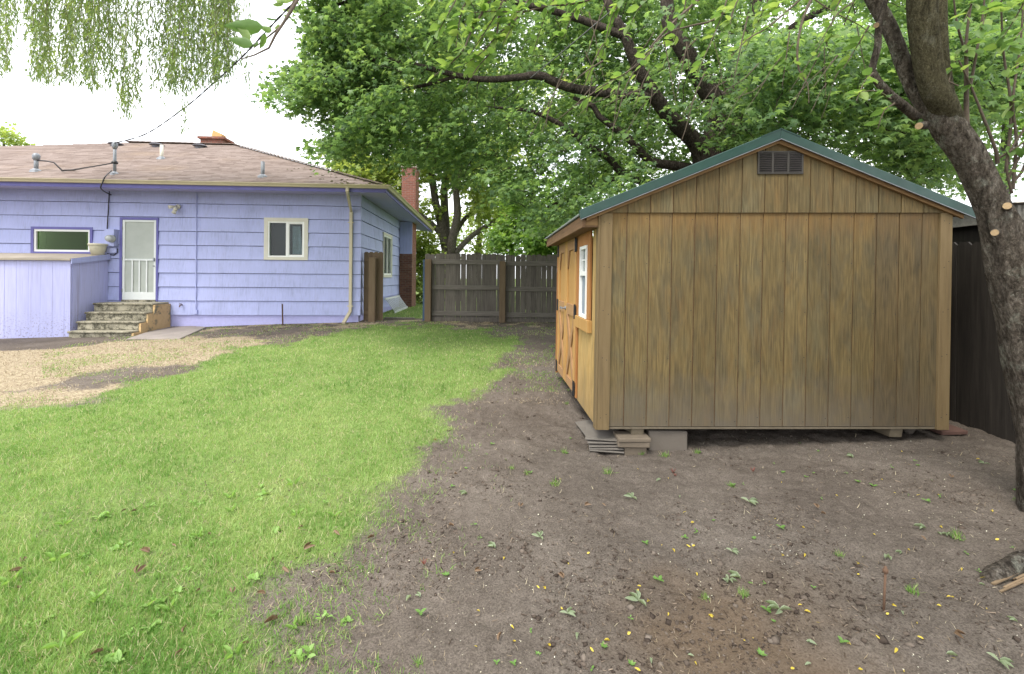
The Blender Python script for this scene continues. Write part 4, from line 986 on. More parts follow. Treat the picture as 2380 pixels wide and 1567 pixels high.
# the real shed leans a little and is not quite square
S = Matrix(((1, -.044, .0095, -.0095 * Z0), (0, 1, 0, 0), (RHO, 0, 1, 0), (0, 0, 0, 1)))
def shear(o):
    for c in o.children:
        if c.type == 'MESH': c.data.transform(S)
        shear(c)
bpy.context.view_layer.update()
for o in list(bpy.data.objects): pass
def kids(o): return [c for c in bpy.data.objects if c.parent == o]
def shear2(o):
    for c in kids(o): c.data.transform(S); shear2(c)
shear2(shed)

# ------------------------------------------------------------------ things under and beside the shed
def blockat(name, u0, u1, v0, v1, d, dep, mat, label, cat, yaw=0, bevel=.006):
    a = at(u0, v1, d); b = at(u1, v0, d)
    mb = MB(); w_ = b.x - a.x; mb.box(-w_ / 2, w_ / 2, 0, dep, 0, b.z - a.z)
    o = mb.build(name, mat, None, bevel=bevel, loc=((a.x + b.x) / 2, d, a.z)); o.rotation_euler.z = yaw; tag(o, label, cat); return o
blockat('paving_brick', 1452, 1504, 1040, 1062, 4.10, .20, M['paver'], 'lowest tan brick, half sunk in the soil below the shed skid', 'brick', .03)
blockat('paving_brick', 1437, 1511, 1028.5, 1041, 4.07, .20, M['paver'], 'tan brick in the middle of the pile propping the shed skid', 'brick', -.02)
blockat('paving_brick', 1438, 1514, 1020, 1028.5, 4.06, .21, M['paver'], 'top tan brick of the pile, directly under the skid end', 'brick', .02)
blockat('concrete_block', 1508, 1598, 1003, 1052, 4.18, .20, M['block_conc'], 'big grey concrete block standing under the shed front', 'block', -.02, .008)
# fan of thin slates sliding out at the corner
rr = random.Random(8)
slabel = ['thin grey slate at the bottom of the pile under the shed corner', 'second lowest thin grey slate in the pile under the shed corner', 'third thin grey slate of the pile under the shed corner', 'fourth thin grey slate, near the top of the pile under the shed corner', 'top slate of the pile, poking out left of the corner post']
for k in range(5):
    o = MB().box(-.15, .15, -.19, .19, 0, .010).build('slate', M['slate'], None, bevel=.002)
    p = at(1402 + (5 - k) * 2.0, 1043 - k * 6.5, 4.25); g0 = float(gz(p.x, p.y))
    o.location = (p.x, p.y + .05 + .01 * k, g0 + .025 + k * .022); o.rotation_euler = (.05 + rr.uniform(-.02, .02), rr.uniform(-.03, .03) - .03, -.12 + rr.uniform(-.08, .08)); tag(o, slabel[k], 'slate')
o = MB().box(-.16, .16, -.22, .22, 0, .012).build('slate', M['slate'], None, bevel=.002); p = at(1386, 985, 4.62); o.location = (p.x - .0, p.y, float(gz(p.x, p.y)) + .06); o.rotation_euler = (.0, -.10, .1); tag(o, 'pale slate lying flat beside the shed wall, behind the slate pile', 'slate')
p = on_ground(2137, 1018); mb = MB(); mb.tube([p + Vector((-.04, .12, .02)), p + Vector((-.02, .12, .035)), p + Vector((.02, .12, .04)), p + Vector((.05, .12, .02))], [.01, .055, .05, .012], 9, .3, seed=4)
tag(mb.build('rock', M['block_conc'], None, True), 'small rough rock in the shadow under the right end of the shed', 'rock')
a = on_ground(2208, 1012)
o = MB().box(-.13, .13, -.30, .35, 0, .035).build('loose_board', M['red_board'], None, bevel=.004, loc=(a.x, a.y + .28, a.z + .03)); o.rotation_euler = (.07, 0, .1); tag(o, 'faded red board lying between the shed and the dark fence', 'board')

# ------------------------------------------------------------------ fences
def picket(mb, x, w_, z0, z1_, y, th, rr):
    c = .028; lean = rr.uniform(-.006, .006)
    mb.prism([(x, y, z0), (x + w_, y, z0), (x + w_ + lean, y, z1_ - c), (x + w_ - c + lean, y, z1_), (x + c + lean, y, z1_), (x + lean, y, z1_ - c)], (0, th, 0))
FY = 12.6
def zu(zx): return 929.6 + zx * .2966
def zv(zy): return 356.4 + zy * .2966
def fx_(u, d=FY): return at(u, 670, d).x
fn = empty('picket_fence', (fx_(990), FY, 0), 0, 'weathered grey picket fence with three rails across the back of the yard', 'fence')
FX0 = fn.location.x
zt_ = at(1075, 590, FY).z; zb_ = at(1075, 742, FY).z
posts = [(990, 1004, 601, 748), (1161, 1175, 605, 750)]
end = 4.35
px0 = fx_(990) - FX0; px1 = fx_(1004) - FX0
xs = [px0, fx_(1161) - FX0]; step = xs[1] - xs[0]
while xs[-1] + step < end - FX0: xs.append(xs[-1] + step)
pw = px1 - px0
for i, x in enumerate(xs):
    gzz = float(gz(x + FX0, FY)); MB().box(x, x + pw, -.19, -.06, gzz - .3, at(1000, 603, FY).z + (.0 if i == 0 else -.04)).build('post', M['fpost_wood'], fn, bevel=.006)
rr = random.Random(31); bays = list(zip(xs, xs[1:] + [end - FX0]))
for i, (a, b) in enumerate(bays):
    mb = MB(); x = a - (.02 if i == 0 else 0)
    while x < b - .02:
        w_ = rr.uniform(.128, .142); gzz = float(gz(x + FX0, FY))
        picket(mb, x, min(w_, b - x), gzz + rr.uniform(.0, .03), zt_ + rr.uniform(-.02, .02) - .02 * i, -.018 + rr.uniform(0, .004), .016, rr); x += w_ + rr.choice([.001, .003, .005, .010])
    mb.build('picket_panel', M['grey_wood'], fn)
    for (v0, v1) in ((zv(835), zv(872)), (zv(1035), zv(1070)), (zv(1237), zv(1273))):
        za, zb = at(1100, v1, FY).z - .03 * i, at(1100, v0, FY).z - .03 * i
        MB().box(a + pw + .002, b - .002, -.06, -.02, za, zb).build('rail', M['rail_wood'], fn, bevel=.004)
    MB().box(a + pw + .002, b - .002, -.075, -.062, float(gz(a + FX0, FY)) - .1, at(1100, 738, FY).z - .02 * i).build('kick_board', M['grey_wood'], fn)
MB().box(px0 - .055, px0 - .008, -.15, .0, float(gz(FX0, FY)) + .02, at(990, 604, FY).z).build('gate_stop', M['blue_paint'], fn)
# stub by the house with the missing gate
GD = 12.45
sx0, sx1 = at(z2(1268, 0)[0], 640, GD).x, at(z2(1312, 0)[0], 640, GD).x
stub = empty('fence_stub', (sx0, GD, 0), 0, 'short brown fence stub and post beside the corner of the lavender house', 'fence')
MB().box(0, sx1 - sx0, -.14, .0, float(gz(sx0, GD)) - .3, at(870, z2(0, 905)[1], GD).z).build('post', M['fpost_wood'], stub, bevel=.006)
mb = MB(); rr = random.Random(6); x = at(z2(1226, 0)[0], 640, GD).x - sx0 - .02
while x < sx1 - sx0 + .04: picket(mb, x, .125, float(gz(sx0, GD)) + .02, at(870, z2(0, 866)[1], GD).z, .045, .016, rr); x += .13
mb.build('picket_panel', M['fpost_wood'], stub)
for q in (920, 1100, 1285):
    zc = at(870, z2(0, q)[1], GD).z; MB().box(at(z2(1226, 0)[0], 640, GD).x - sx0, -.002, .0, .043, zc - .05, zc + .05).build('rail', M['fpost_wood'], stub)
p = on_ground(z2(1472, 0)[0], z2(0, 1332)[1])
o = MB().box(-.42, .42, -.05, .05, 0, .035).build('plank', M['rail_wood'], None, bevel=.004, loc=p + Vector((0, 0, .015))); o.rotation_euler.z = -.1; tag(o, 'short grey plank lying on the ground in the gap of the fence', 'plank')
# dark fence along the right boundary
XF = 4.36
fd = empty('board_fence', (XF, 0, 0), 0, 'dark board fence running along the right side behind the shed', 'fence')
mb = MB(); rr = random.Random(17); y = 2.2
while y < 12.3:
    w_ = rr.uniform(.132, .142); c = .03; x = rr.uniform(0, .006); zt = 1.875 + rr.uniform(-.015, .015); g0 = float(gz(XF, y)) - .04
    mb.prism([(x, y, g0), (x, y + w_, g0), (x, y + w_, zt - c), (x, y + w_ - c, zt), (x, y + c, zt), (x, y, zt - c)], (.018, 0, 0)); y += w_ + .004
mb.build('picket_panel', M['dark_wood'], fd)
for z in (.45, 1.1, 1.65): MB().box(.026, .07, 2.2, 12.3, z - .045, z + .045).build('rail', M['dark_wood'], fd)
for y in (2.4, 4.8, 7.2, 9.6, 12.0): MB().box(.072, .16, y, y + .09, -.2, 1.8).build('post', M['dark_wood'], fd)
# neighbour's outbuilding beyond it
nb = empty('neighbour_outbuilding', (5.3, 5.2, 0), 0, 'old outbuilding with rusty corrugated roof behind the dark fence', 'outbuilding')
zE = 2.28
MB().box(0.12, 4, 0, 6, -.2, zE - .051).build('wall', M['dark_wood'], nb)
MB().box(-.02, .02, -.3, 6.3, zE - .14, zE + .02).box(.021, 4.2, -.32, -.28, zE - .14, zE + .02).build('eave_board', M['old_board'], nb)
MB().box(.021, .34, -.27, 6, zE - .05, zE - .03).build('soffit', M['dark_wood'], nb)
mb = MB(); vs = []; ny_ = 180
for i in range(ny_ + 1):
    y = -.35 + 6.7 * i / ny_; h = .012 * math.sin(i * PI / 2)
    vs += [(-.08, y, zE + .035 + h), (4.2, y, zE + .035 + .35 + h)]
mb.add(vs, [(2 * i, 2 * i + 1, 2 * i + 3, 2 * i + 2) for i in range(ny_)])
me = bpy.data.meshes.new('roof'); me.from_pydata(mb.v, [], mb.f); link('roof', me, M['corrug'], nb)
# stake and broken log in the foreground
p = on_ground(2053, 1423); q = at(2058, 1326, p.y); stk = empty('riser_stake', p, 0, 'thin rusty stake with a small knob standing in the bare dirt', 'stake')
MB().tube([Vector((0, 0, -.05)), (q - p)], .005, 8).build('rod', M['rust'], stk, True)
MB().lathe([(.008, -.012), (.011, -.008), (.011, .006), (.006, .010), (.006, .018), (.001, .02)], q - p, 10).build('knob', M['rust'], stk, True)
a = on_ground(2290, 1352); b = on_ground(2440, 1296)
lg = empty('log', a, 0, 'half buried brown log with a splintered end, at the foot of the tree', 'log')
MB().tube(*resample([Vector((-.03, .0, -.03)), Vector((.03, .01, .01)), (b - a) * .5 + Vector((0, 0, .015)), (b - a) + Vector((.05, 0, .02))], [.015, .035, .055, .06], .03), 12, .25, seed=5).build('body', M['bark_near'], lg, True)
a2 = on_ground(2310, 1368) - a; b2 = on_ground(2440, 1318) - a
mb = MB(); rr = random.Random(44)
for k in range(9):
    o_ = Vector((0, rr.uniform(-.03, .02), rr.uniform(.0, .03))); st0 = a2.lerp(b2, rr.uniform(0, .4)); mb.beam(st0 + o_, b2 + o_ + Vector((0, 0, .02)), rr.uniform(.008, .015), rr.uniform(.004, .008))
mb.build('splinter', M['log_wood'], lg)
# wires
def gutp(): return Vector((HC.x, HC.y, 0))
def loc2w(x, y, z): return Vector((HC.x + x * ct - y * st_, HC.y + x * st_ + y * ct, z))
m0 = loc2w(mx_, my_, mzt - .02)
ends = at(700, -14, 5.6)
mb = MB(); ln = [m0 + Vector((0, -.03, 0))]
for (u, v, d) in ((340, 311, 11.2), (430, 250, 9.9), (500, 190, 8.8), (565, 130, 7.7), (640, 50, 6.5), (700, -14, 5.6), (1000, -360, 2.5), (1900, -1200, .9)): ln.append(at(u, v, d))
cp, cr = resample(ln, [.011] * len(ln), .12)
for ph in (0, PI): mb.tube([p + Vector((math.cos(i * .9 + ph), 0, math.sin(i * .9 + ph))) * .0085 for i, p in enumerate(cp)], .008, 6)
wr = tag(mb.build('power_cable', M['cable'], None, True), 'dark twisted power cable from the roof mast up across the sky', 'cable')
w0 = loc2w(OV + .02, y0 if False else 5.4, ZGT - .05)
ln = [at(893, 452, 17.0)] + [at(958, 405, 15.2), at(1035, 344, 12.4), at(1150, 250, 9.5), at(1381, 59, 5.6), at(1460, -10, 4.8), at(2000, -500, 2.)]
tag(MB().tube(*resample(ln, [.008] * len(ln), .4), 6).build('phone_wire', M['grey_cable'], None, True), 'thin grey wire from the house eave past the brick chimney into the maple', 'wire')
# ------------------------------------------------------------------ leaf shapes
def fan(outline, c):
    V = np.array([c] + outline, float); n = len(outline)
    return V, np.array([(0, 1 + i, 1 + (i + 1) % n) for i in range(n)])
mo = []
for a, r in ((-90, .18), (-52, .42), (-18, .80), (8, .46), (38, .98), (62, .50), (90, 1.08), (118, .50), (142, .98), (172, .46), (198, .80), (232, .42)):
    a = math.radians(a); x, y = r * math.cos(a), r * math.sin(a); mo.append((x * .5, y * .5 + .1, -.16 * r * r))
MAPLE = fan(mo, (0, .1, .03))
ov = [(0, 0, 0), (.2, .18, .05), (.29, .42, .06), (.2, .75, .03), (0, 1, -.10), (-.2, .75, .03), (-.29, .42, .06), (-.2, .18, .05)]
OVATE = fan(ov, (0, .45, -.03))
NARROW = fan([(x * .62, y, z) for x, y, z in ov], (0, .45, -.03))
CURL = fan([(x * .55, y, abs(x) * .75 + .10 * math.sin(y * 3.1)) for x, y, z in ov], (0, .45, .02))
DIAM = (np.array([(0, 0, 0), (.3, .45, .05), (0, 1, -.05), (-.3, .45, .05)], float), np.array([(0, 1, 2), (0, 2, 3)]))
WIL = (np.array([(0, 0, 0), (.085, .4, .01), (0, 1, -.02), (-.085, .4, .01)], float), np.array([(0, 1, 2), (0, 2, 3)]))
CLUMP5 = (np.array([(0, 0, 0), (.22, .2, .02), (.5, .3, 0), (.27, .45, .05), (.3, .85, -.05), (0, .6, .04), (-.25, .9, -.04), (-.27, .45, .05), (-.5, .3, 0), (-.2, .2, .02)], float), np.array([(0, 1, 3), (1, 2, 3), (0, 3, 5), (3, 4, 5), (0, 5, 7), (5, 6, 7), (0, 7, 9), (7, 8, 9)]))
def leaf_mesh(T, P, yaw, pitch, roll, S): return scatter(T[0], T[1], np.asarray(P), rots(yaw, pitch, roll), np.asarray(S))

def inpoly(u, v, poly): return poly_sd(np.atleast_1d(u), np.atleast_1d(v), poly) > 0
def connect(centres, nodes, mb, r0=.012, r1=.004, n=4, sag=.05, seed=0, maxd=3.0):
    """twigs from the nearest point of the growing skeleton to each spray"""
    N = [Vector(p) for p in nodes]; arr = np.array([tuple(p) for p in N]); rr = random.Random(seed)
    d0 = [float(np.min(np.linalg.norm(arr - np.array(c), axis=1))) for c in centres]
    for i in np.argsort(d0):
        c = Vector(centres[i]); dd = np.linalg.norm(arr - np.array(c), axis=1); j = int(np.argmin(dd))
        if dd[j] > maxd: continue
        a = Vector(arr[j]); L = dd[j]
        pts = [a, a.lerp(c, .35) + Vector((rr.uniform(-.08, .08), rr.uniform(-.08, .08), rr.uniform(0, .1))) * min(L, 1), a.lerp(c, .7) + Vector((rr.uniform(-.06, .06), rr.uniform(-.06, .06), rr.uniform(0, .08))) * min(L, 1), c]
        w_ = r0 * (0.6 + .55 * L); mb.tube(pts, [w_, w_ * .75, w_ * .5, r1], n, cap=False)
        arr = np.vstack([arr, np.array([tuple(p) for p in pts[1:]])])
def limb(mb, pts, rad, step=.15, n=12, rough=.12, seed=0, nodes=None):
    p, r = resample(pts, rad, step); mb.tube(p, r, n, rough, seed=seed)
    if nodes is not None: nodes += p
def sprays(C, D, nleaf, rad, size, T, seed, tilt=.5, flat=.10, droop=.35):
    """flat layered sprays of leaves about the centres C, leaning outward along D"""
    r = np.random.default_rng(seed); n = len(C)
    C = np.repeat(np.asarray(C), nleaf, 0); D = np.repeat(np.asarray(D), nleaf, 0); R_ = np.repeat(np.asarray(rad), nleaf)
    q = r.uniform(0, 2 * PI, len(C)); rr_ = np.sqrt(r.uniform(0, 1, len(C))) * R_
    ox, oy = rr_ * np.cos(q), rr_ * np.sin(q)
    out = ox * D[:, 0] + oy * D[:, 1]
    P = C + np.stack([ox, oy, r.normal(0, flat, len(C)) - droop * out], 1)
    yaw = np.arctan2(-D[:, 0], D[:, 1]) + r.normal(0, .9, len(C))
    return leaf_mesh(T, P, yaw, -droop + r.normal(-.1, tilt, len(C)), r.normal(0, tilt, len(C)), size * r.uniform(.5, 1.28, len(C)))

# ------------------------------------------------------------------ big maple behind the shed
MX, MY = 3.55, 9.0
mg = float(gz(MX, MY))
maple = empty('maple_tree', (MX, MY, mg), 0, 'big dark-limbed maple with spreading green crown behind the shed roof', 'tree')
O = Vector((MX, MY, mg)); nodes = []; mb = MB()
def W(*t): return [at(u, v, d) - O for u, v, d in t]
fork = Vector((-.05, 0, 2.6))
limb(mb, [Vector((0, 0, -.2)), Vector((0, 0, .25)), Vector((.03, .02, 1.3)), fork], [.46, .36, .32, .33], .12, 18, .12, 1, None)
limb(mb, [fork + Vector((.02, 0, -.3))] + W((1629, 361, 8.6), (1561, 277, 8.3), (1519, 221, 8.1), (1480, 153, 7.9), (1454, 85, 7.8), (1424, 30, 7.8), (1385, -60, 7.9)), [.22, .155, .135, .12, .10, .085, .075, .05], .12, 14, .10, 2, nodes)
limb(mb, W((1515, 226, 8.1), (1472, 223, 8.0), (1400, 215, 7.9), (1317, 202, 7.8), (1255, 176, 7.7), (1214, 179, 7.7), (1132, 185, 7.6), (1060, 175, 7.6), (960, 150, 7.6), (876, 138, 7.7), (814, 149, 7.8), (758, 180, 7.9), (700, 190, 7.9)), [.085, .085, .08, .075, .07, .06, .05, .045, .04, .035, .03, .022, .015], .12, 12, .10, 3, nodes)
limb(mb, W((1060, 178, 7.6), (980, 200, 7.8), (907, 215, 8.0), (862, 256, 8.1), (831, 311, 8.2), (800, 350, 8.2)), [.03, .03, .028, .024, .018, .012], .15, 8, .08, 4, nodes)
limb(mb, [fork + Vector((0, 0, -.25))] + W((1672, 260, 8.8), (1655, 228, 8.7), (1620, 169, 8.6), (1584, 107, 8.5), (1558, 65, 8.5), (1551, 20, 8.5), (1545, -60, 8.6), (1500, -250, 8.8)), [.27, .19, .18, .165, .15, .135, .12, .11, .07], .12, 14, .10, 5, nodes)
limb(mb, W((1640, 400, 8.9), (1577, 387, 8.6), (1512, 374, 8.4), (1463, 325, 8.2), (1392, 270, 8.0), (1379, 247, 8.0), (1333, 228, 7.9)), [.12, .09, .075, .065, .05, .045, .03], .12, 10, .10, 6, nodes)
limb(mb, W((1600, 440, 9.0), (1463, 413, 8.8), (1415, 368, 8.6), (1366, 338, 8.4), (1317, 299, 8.3), (1240, 260, 8.2), (1150, 250, 8.2)), [.10, .07, .06, .055, .05, .035, .02], .12, 10, .10, 7, nodes)
limb(mb, [fork + Vector((.1, 0, -.2))] + W((1700, 300, 9.3), (1704, 170, 9.4), (1740, 60, 9.6), (1790, -80, 9.8), (1850, -300, 10)), [.24, .17, .14, .12, .1, .06], .15, 12, .1, 8, nodes)
limb(mb, [fork + Vector((.12, -.1, -.15))] + W((1780, 330, 8.6), (1880, 250, 7.9), (2000, 190, 7.3), (2120, 170, 6.8), (2250, 140, 6.5)), [.2, .12, .09, .07, .05, .03], .15, 12, .1, 9, nodes)
limb(mb, W((1704, 170, 9.4), (1850, 60, 9.3), (2050, -60, 9.2), (2300, -160, 9.2)), [.1, .08, .06, .04], .15, 10, .1, 10, nodes)
limb(mb, W((1454, 85, 7.8), (1300, 30, 7.8), (1100, -10, 7.9), (900, -20, 8.0), (760, 20, 8.1)), [.07, .055, .045, .035, .02], .15, 10, .1, 12, nodes)
limb(mb, W((1463, 413, 8.8), (1380, 430, 9.0), (1300, 470, 9.2), (1230, 500, 9.3)), [.06, .045, .03, .02], .15, 8, .1, 13, nodes)
# branch silhouettes: outline of where foliage hangs, in three depth layers
POLY = [(705, -700), (720, 20), (738, 70), (716, 120), (665, 178), (672, 222), (715, 252), (752, 290), (765, 345), (815, 362), (870, 350), (915, 372), (985, 388), (1050, 392), (1095, 430), (1150, 425), (1170, 470), (1215, 430), (1240, 520), (1290, 555), (1340, 545), (1420, 460), (1600, 400), (1800, 330), (1900, 340), (2000, 370), (2120, 405), (2200, 430), (2200, 330), (2290, 250), (2460, 230), (2560, -700)]
r = np.random.default_rng(5); Cc = []; 
def try_pts(n, u0, u1, v0, v1, d0, d1, thr, poly=POLY, mind=.26):
    k = 0
    while k < n:
        u, v, d = r.uniform(u0, u1), r.uniform(v0, v1), r.uniform(d0, d1)
        k += 1
        if not inpoly(u, v, poly)[0]: continue
        if u < 1460 and v > 330 and r.uniform() < .5: continue
        if 1040 < u < 1740 and v < 420 and d < 8.9 and r.uniform() < .72: continue
        p = at(u, v, d)
        if p.y < 7.1 and p.x > .2 and p.z < 3.25: continue
        if float(fbm(p.x * .9 + p.y * .5, p.z * .9 + p.y * .3, 77, 3)) < thr: continue
        Cc.append(tuple(p - O))
try_pts(1900, 880, 1500, -80, 545, 7.2, 11.5, .36)
try_pts(420, 700, 900, -80, 370, 7.6, 9.5, .40)
try_pts(900, 1000, 1800, -80, 420, 9.6, 12.8, .30)
BOUGHS = [([(880, 140), (800, 60), (716, 20)], 22), ([(860, 130), (790, 90), (722, 96)], 18), ([(876, 138), (814, 149), (740, 172), (645, 185)], 30), ([(760, 175), (690, 205), (640, 222)], 16), ([(860, 190), (780, 230), (680, 258)], 24), ([(907, 215), (862, 256), (800, 320), (752, 348)], 26), ([(862, 256), (830, 311), (772, 368)], 20), ([(950, 250), (920, 320), (890, 378)], 18), ([(1000, 230), (1000, 320), (1000, 395)], 16), ([(1080, 240), (1085, 350), (1065, 415)], 18), ([(1180, 260), (1150, 360), (1165, 470)], 20), ([(1250, 300), (1240, 400), (1245, 525)], 22), ([(1330, 300), (1335, 420), (1325, 530)], 22), ([(900, 20), (800, -30), (730, -50)], 16)]
for bi, (pl, n) in enumerate(BOUGHS):
    dd = r.uniform(7.6, 8.6)
    for k in range(n):
        t = (k + r.uniform(0, 1)) / n * (len(pl) - 1); i = min(int(t), len(pl) - 2); f = t - i
        u = pl[i][0] * (1 - f) + pl[i + 1][0] * f + r.normal(0, 16); v = pl[i][1] * (1 - f) + pl[i + 1][1] * f + r.normal(0, 11)
        Cc.append(tuple(at(u, v, dd + r.normal(0, .35)) - O))
try_pts(1800, 1350, 2400, -80, 470, 7.2, 12.5, .36)
try_pts(800, 1720, 2400, 80, 450, 5.3, 7.4, .28)
try_pts(500, 2150, 2480, -60, 260, 6.5, 11, .28)
try_pts(260, 640, 2500, -700, -60, 6.5, 11, .3)
for _ in range(42): Cc.append(tuple(at(r.uniform(1660, 1790), r.uniform(225, 345), r.uniform(7.3, 8.1)) - O))
for _ in range(260): Cc.append(tuple(at(r.uniform(1000, 1720), r.uniform(-40, 400), r.uniform(10, 13)) - O))
for _ in range(130): Cc.append(tuple(at(r.uniform(1940, 2320), r.uniform(280, 450), r.uniform(6.9, 10.5)) - O))
for u, v, d in ((640, 180, 8), (652, 212, 8.1), (700, 262, 8), (835, 375, 8.3), (1040, 430, 8.6), (1150, 455, 8.8)):
    Cc.append(tuple(at(u, v, d) - O))
Cc = np.array(Cc); Dd = Cc.copy(); Dd[:, 2] = 0; Dd /= np.linalg.norm(Dd, axis=1)[:, None] + 1e-6
connect(Cc, nodes, mb, .011, .003, 4, seed=3, maxd=2.6)
mb.build('trunk', M['bark_maple'], maple, True)
V, Fc = sprays(Cc, Dd, 32, r.uniform(.22, .44, len(Cc)), .130, MAPLE, 6, .42, .075, .30)
link('crown', np_mesh('crown', V, Fc), M['maple_leaf'], maple)
print('maple sprays', len(Cc), 'tris', len(Fc))

# ------------------------------------------------------------------ near tree on the right
AX, AY = at(2470, 1215, 2.9).x, 2.9; ag = float(gz(AX, AY)); O = Vector((AX, AY, ag))
apple = empty('fruit_tree', (AX, AY, ag), 0, 'near leaning tree with flaky grey bark and fresh sawn stubs at the right edge', 'tree')
mb = MB(); nodes = []
q, qr = resample(W((2475, 1260, 2.9), (2460, 1190, 2.9), (2447, 1000, 2.9), (2412, 800, 2.88), (2358, 620, 2.86), (2312, 490, 2.84), (2256, 370, 2.84), (2206, 300, 2.85), (2184, 258, 2.855), (2160, 190, 2.87), (2148, 120, 2.88)), [.22, .18, .165, .160, .130, .085, .078, .080, .074, .055, .03], .016)
mb.tube(q, qr, 48, .17, fr=3.2, seed=3)
trunkn = list(q)
limb(mb, W((2185, 285, 2.87), (2150, 245, 2.9), (2115, 185, 2.93), (2073, 79, 2.95), (2030, 0, 2.97), (1985, -90, 2.9), (1850, -230, 2.7)), [.05, .046, .044, .044, .043, .04, .035], .03, 18, .18, 4, nodes)
# smoother young limb
mb2 = MB()
limb(mb2, W((2240, 335, 2.90), (2190, 240, 2.81), (2168, 198, 2.80), (2147, 79, 2.78), (2143, 0, 2.76), (2148, -110, 2.7), (2100, -300, 2.5), (1900, -480, 2.2)), [.05, .070, .069, .071, .074, .075, .07, .05], .05, 22, .05, 5, nodes)
limb(mb2, W((2215, 285, 2.93), (2198, 200, 2.97), (2188, 110, 3.0), (2186, 0, 3.02), (2190, -120, 3.1)), [.04, .038, .036, .034, .03], .06, 12, .05, 6, nodes)
limb(mb, W((2130, 272, 2.82), (2098, 245, 2.78), (2070, 222, 2.75), (2040, 190, 2.74), (2026, 165, 2.74), (2040, 110, 2.74), (2042, 60, 2.75), (2062, -10, 2.78), (2080, -60, 2.8)), [.028, .026, .024, .022, .02, .019, .017, .015, .012], .04, 10, .12, 7, nodes)
mb.build('trunk', M['bark_near'], apple, True); mb2.build('limb', M['bark_smooth'], apple, True)
for (u, v, d, rad, du, dv) in ((2037, 59, 2.71, .014, -6, 4), (2136, 293, 2.74, .019, -12, 2), (2341, 479, 2.73, .020, 2, -5), (2312, 541, 2.71, .018, -2, 2)):
    p0 = at(u - du * 1.2, v - dv * 1.2, d + .07) - O; p1 = at(u, v, d) - O; dirv = (p1 - p0).normalized()
    st = MB().tube([p0, p0.lerp(p1, .6), p1], [rad * 1.35, rad * 1.15, rad * 1.08], 14, .1, seed=int(u)).build('cut_stub', M['bark_near'], apple, True)
    MB().tube([p1 - dirv * .01, p1 + dirv * .0035, p1 + dirv * .004], [rad, rad, rad * .96], 14).build('sawn_face', M['cut_wood'], st)
# twigs: hand-laid ones seen against the maple, then the leafy off-shoots of the limbs overhead
tw = MB(); LP = []; LA = []
rr = random.Random(23)
def twig(pts, r0, r1, leaf=1.0, gap=.05, L0=.055, L1=.09, n=5, t0=.15):
    p, rad = resample(pts, [r0 + (r1 - r0) * i / (len(pts) - 1) for i in range(len(pts))], .05)
    tw.tube(p, rad, n, cap=False)
    tot = sum((p[i + 1] - p[i]).length for i in range(len(p) - 1)); s = tot * t0; k = 0
    acc = 0; i = 0
    while s < tot and leaf > 0:
        while i < len(p) - 2 and acc + (p[i + 1] - p[i]).length < s: acc += (p[i + 1] - p[i]).length; i += 1
        pos = p[i].lerp(p[i + 1], min(1, (s - acc) / max(1e-5, (p[i + 1] - p[i]).length)))
        d = (p[i + 1] - p[i]).normalized()
        if rr.random() < leaf:
            for _ in range(rr.choice([1, 1, 2, 3])):
                a = math.atan2(d.y, d.x) + rr.uniform(-1.5, 1.5)
                LP.append(tuple(pos + Vector((rr.uniform(-.012, .012),) * 3))); LA.append((a - PI / 2, rr.uniform(-1.1, .25), rr.uniform(-.6, .6), rr.uniform(L0, L1)))
        s += gap * rr.uniform(.6, 1.4)
    return p
def T_(l, d0, d1): n = len(l); return [at(u, v, d0 + (d1 - d0) * i / (n - 1)) - O for i, (u, v) in enumerate(l)]
twig(T_([(1165, -50), (1139, 0), (1097, 69), (1069, 128), (993, 188)], 2.7, 2.5), .009, .002, .95, .04)
twig(T_([(1172, -50), (1157, 60), (1148, 110), (1108, 160), (1075, 215)], 2.75, 2.6), .007, .002, .85, .045)
twig(T_([(1420, -20), (1349, 6), (1273, 15), (1208, 28), (1144, 26), (1100, 30)], 2.8, 2.6), .008, .002, .8, .045)
twig(T_([(1217, 29), (1156, 82), (1126, 117), (1080, 150)], 2.75, 2.6), .005, .002, .9, .04)
twig(T_([(1640, -15), (1545, 72), (1473, 156), (1398, 202), (1340, 245)], 3.0, 2.7), .009, .002, .55, .06)
twig(T_([(1725, -5), (1659, 46), (1610, 59), (1545, 81), (1499, 137), (1470, 200)], 3.0, 2.7), .008, .002, .6, .055)
twig(T_([(1890, -10), (1867, 42), (1854, 107), (1857, 163), (1877, 195), (1880, 240)], 2.9, 2.8), .010, .002, .5, .06)
twig(T_([(1870, -10), (1790, 60), (1740, 90), (1700, 130)], 2.9, 2.8), .007, .002, .6, .06)
twig(T_([(1895, 0), (1940, 30), (2000, 60), (2035, 90)], 2.9, 2.8), .004, .002, .3, .08)
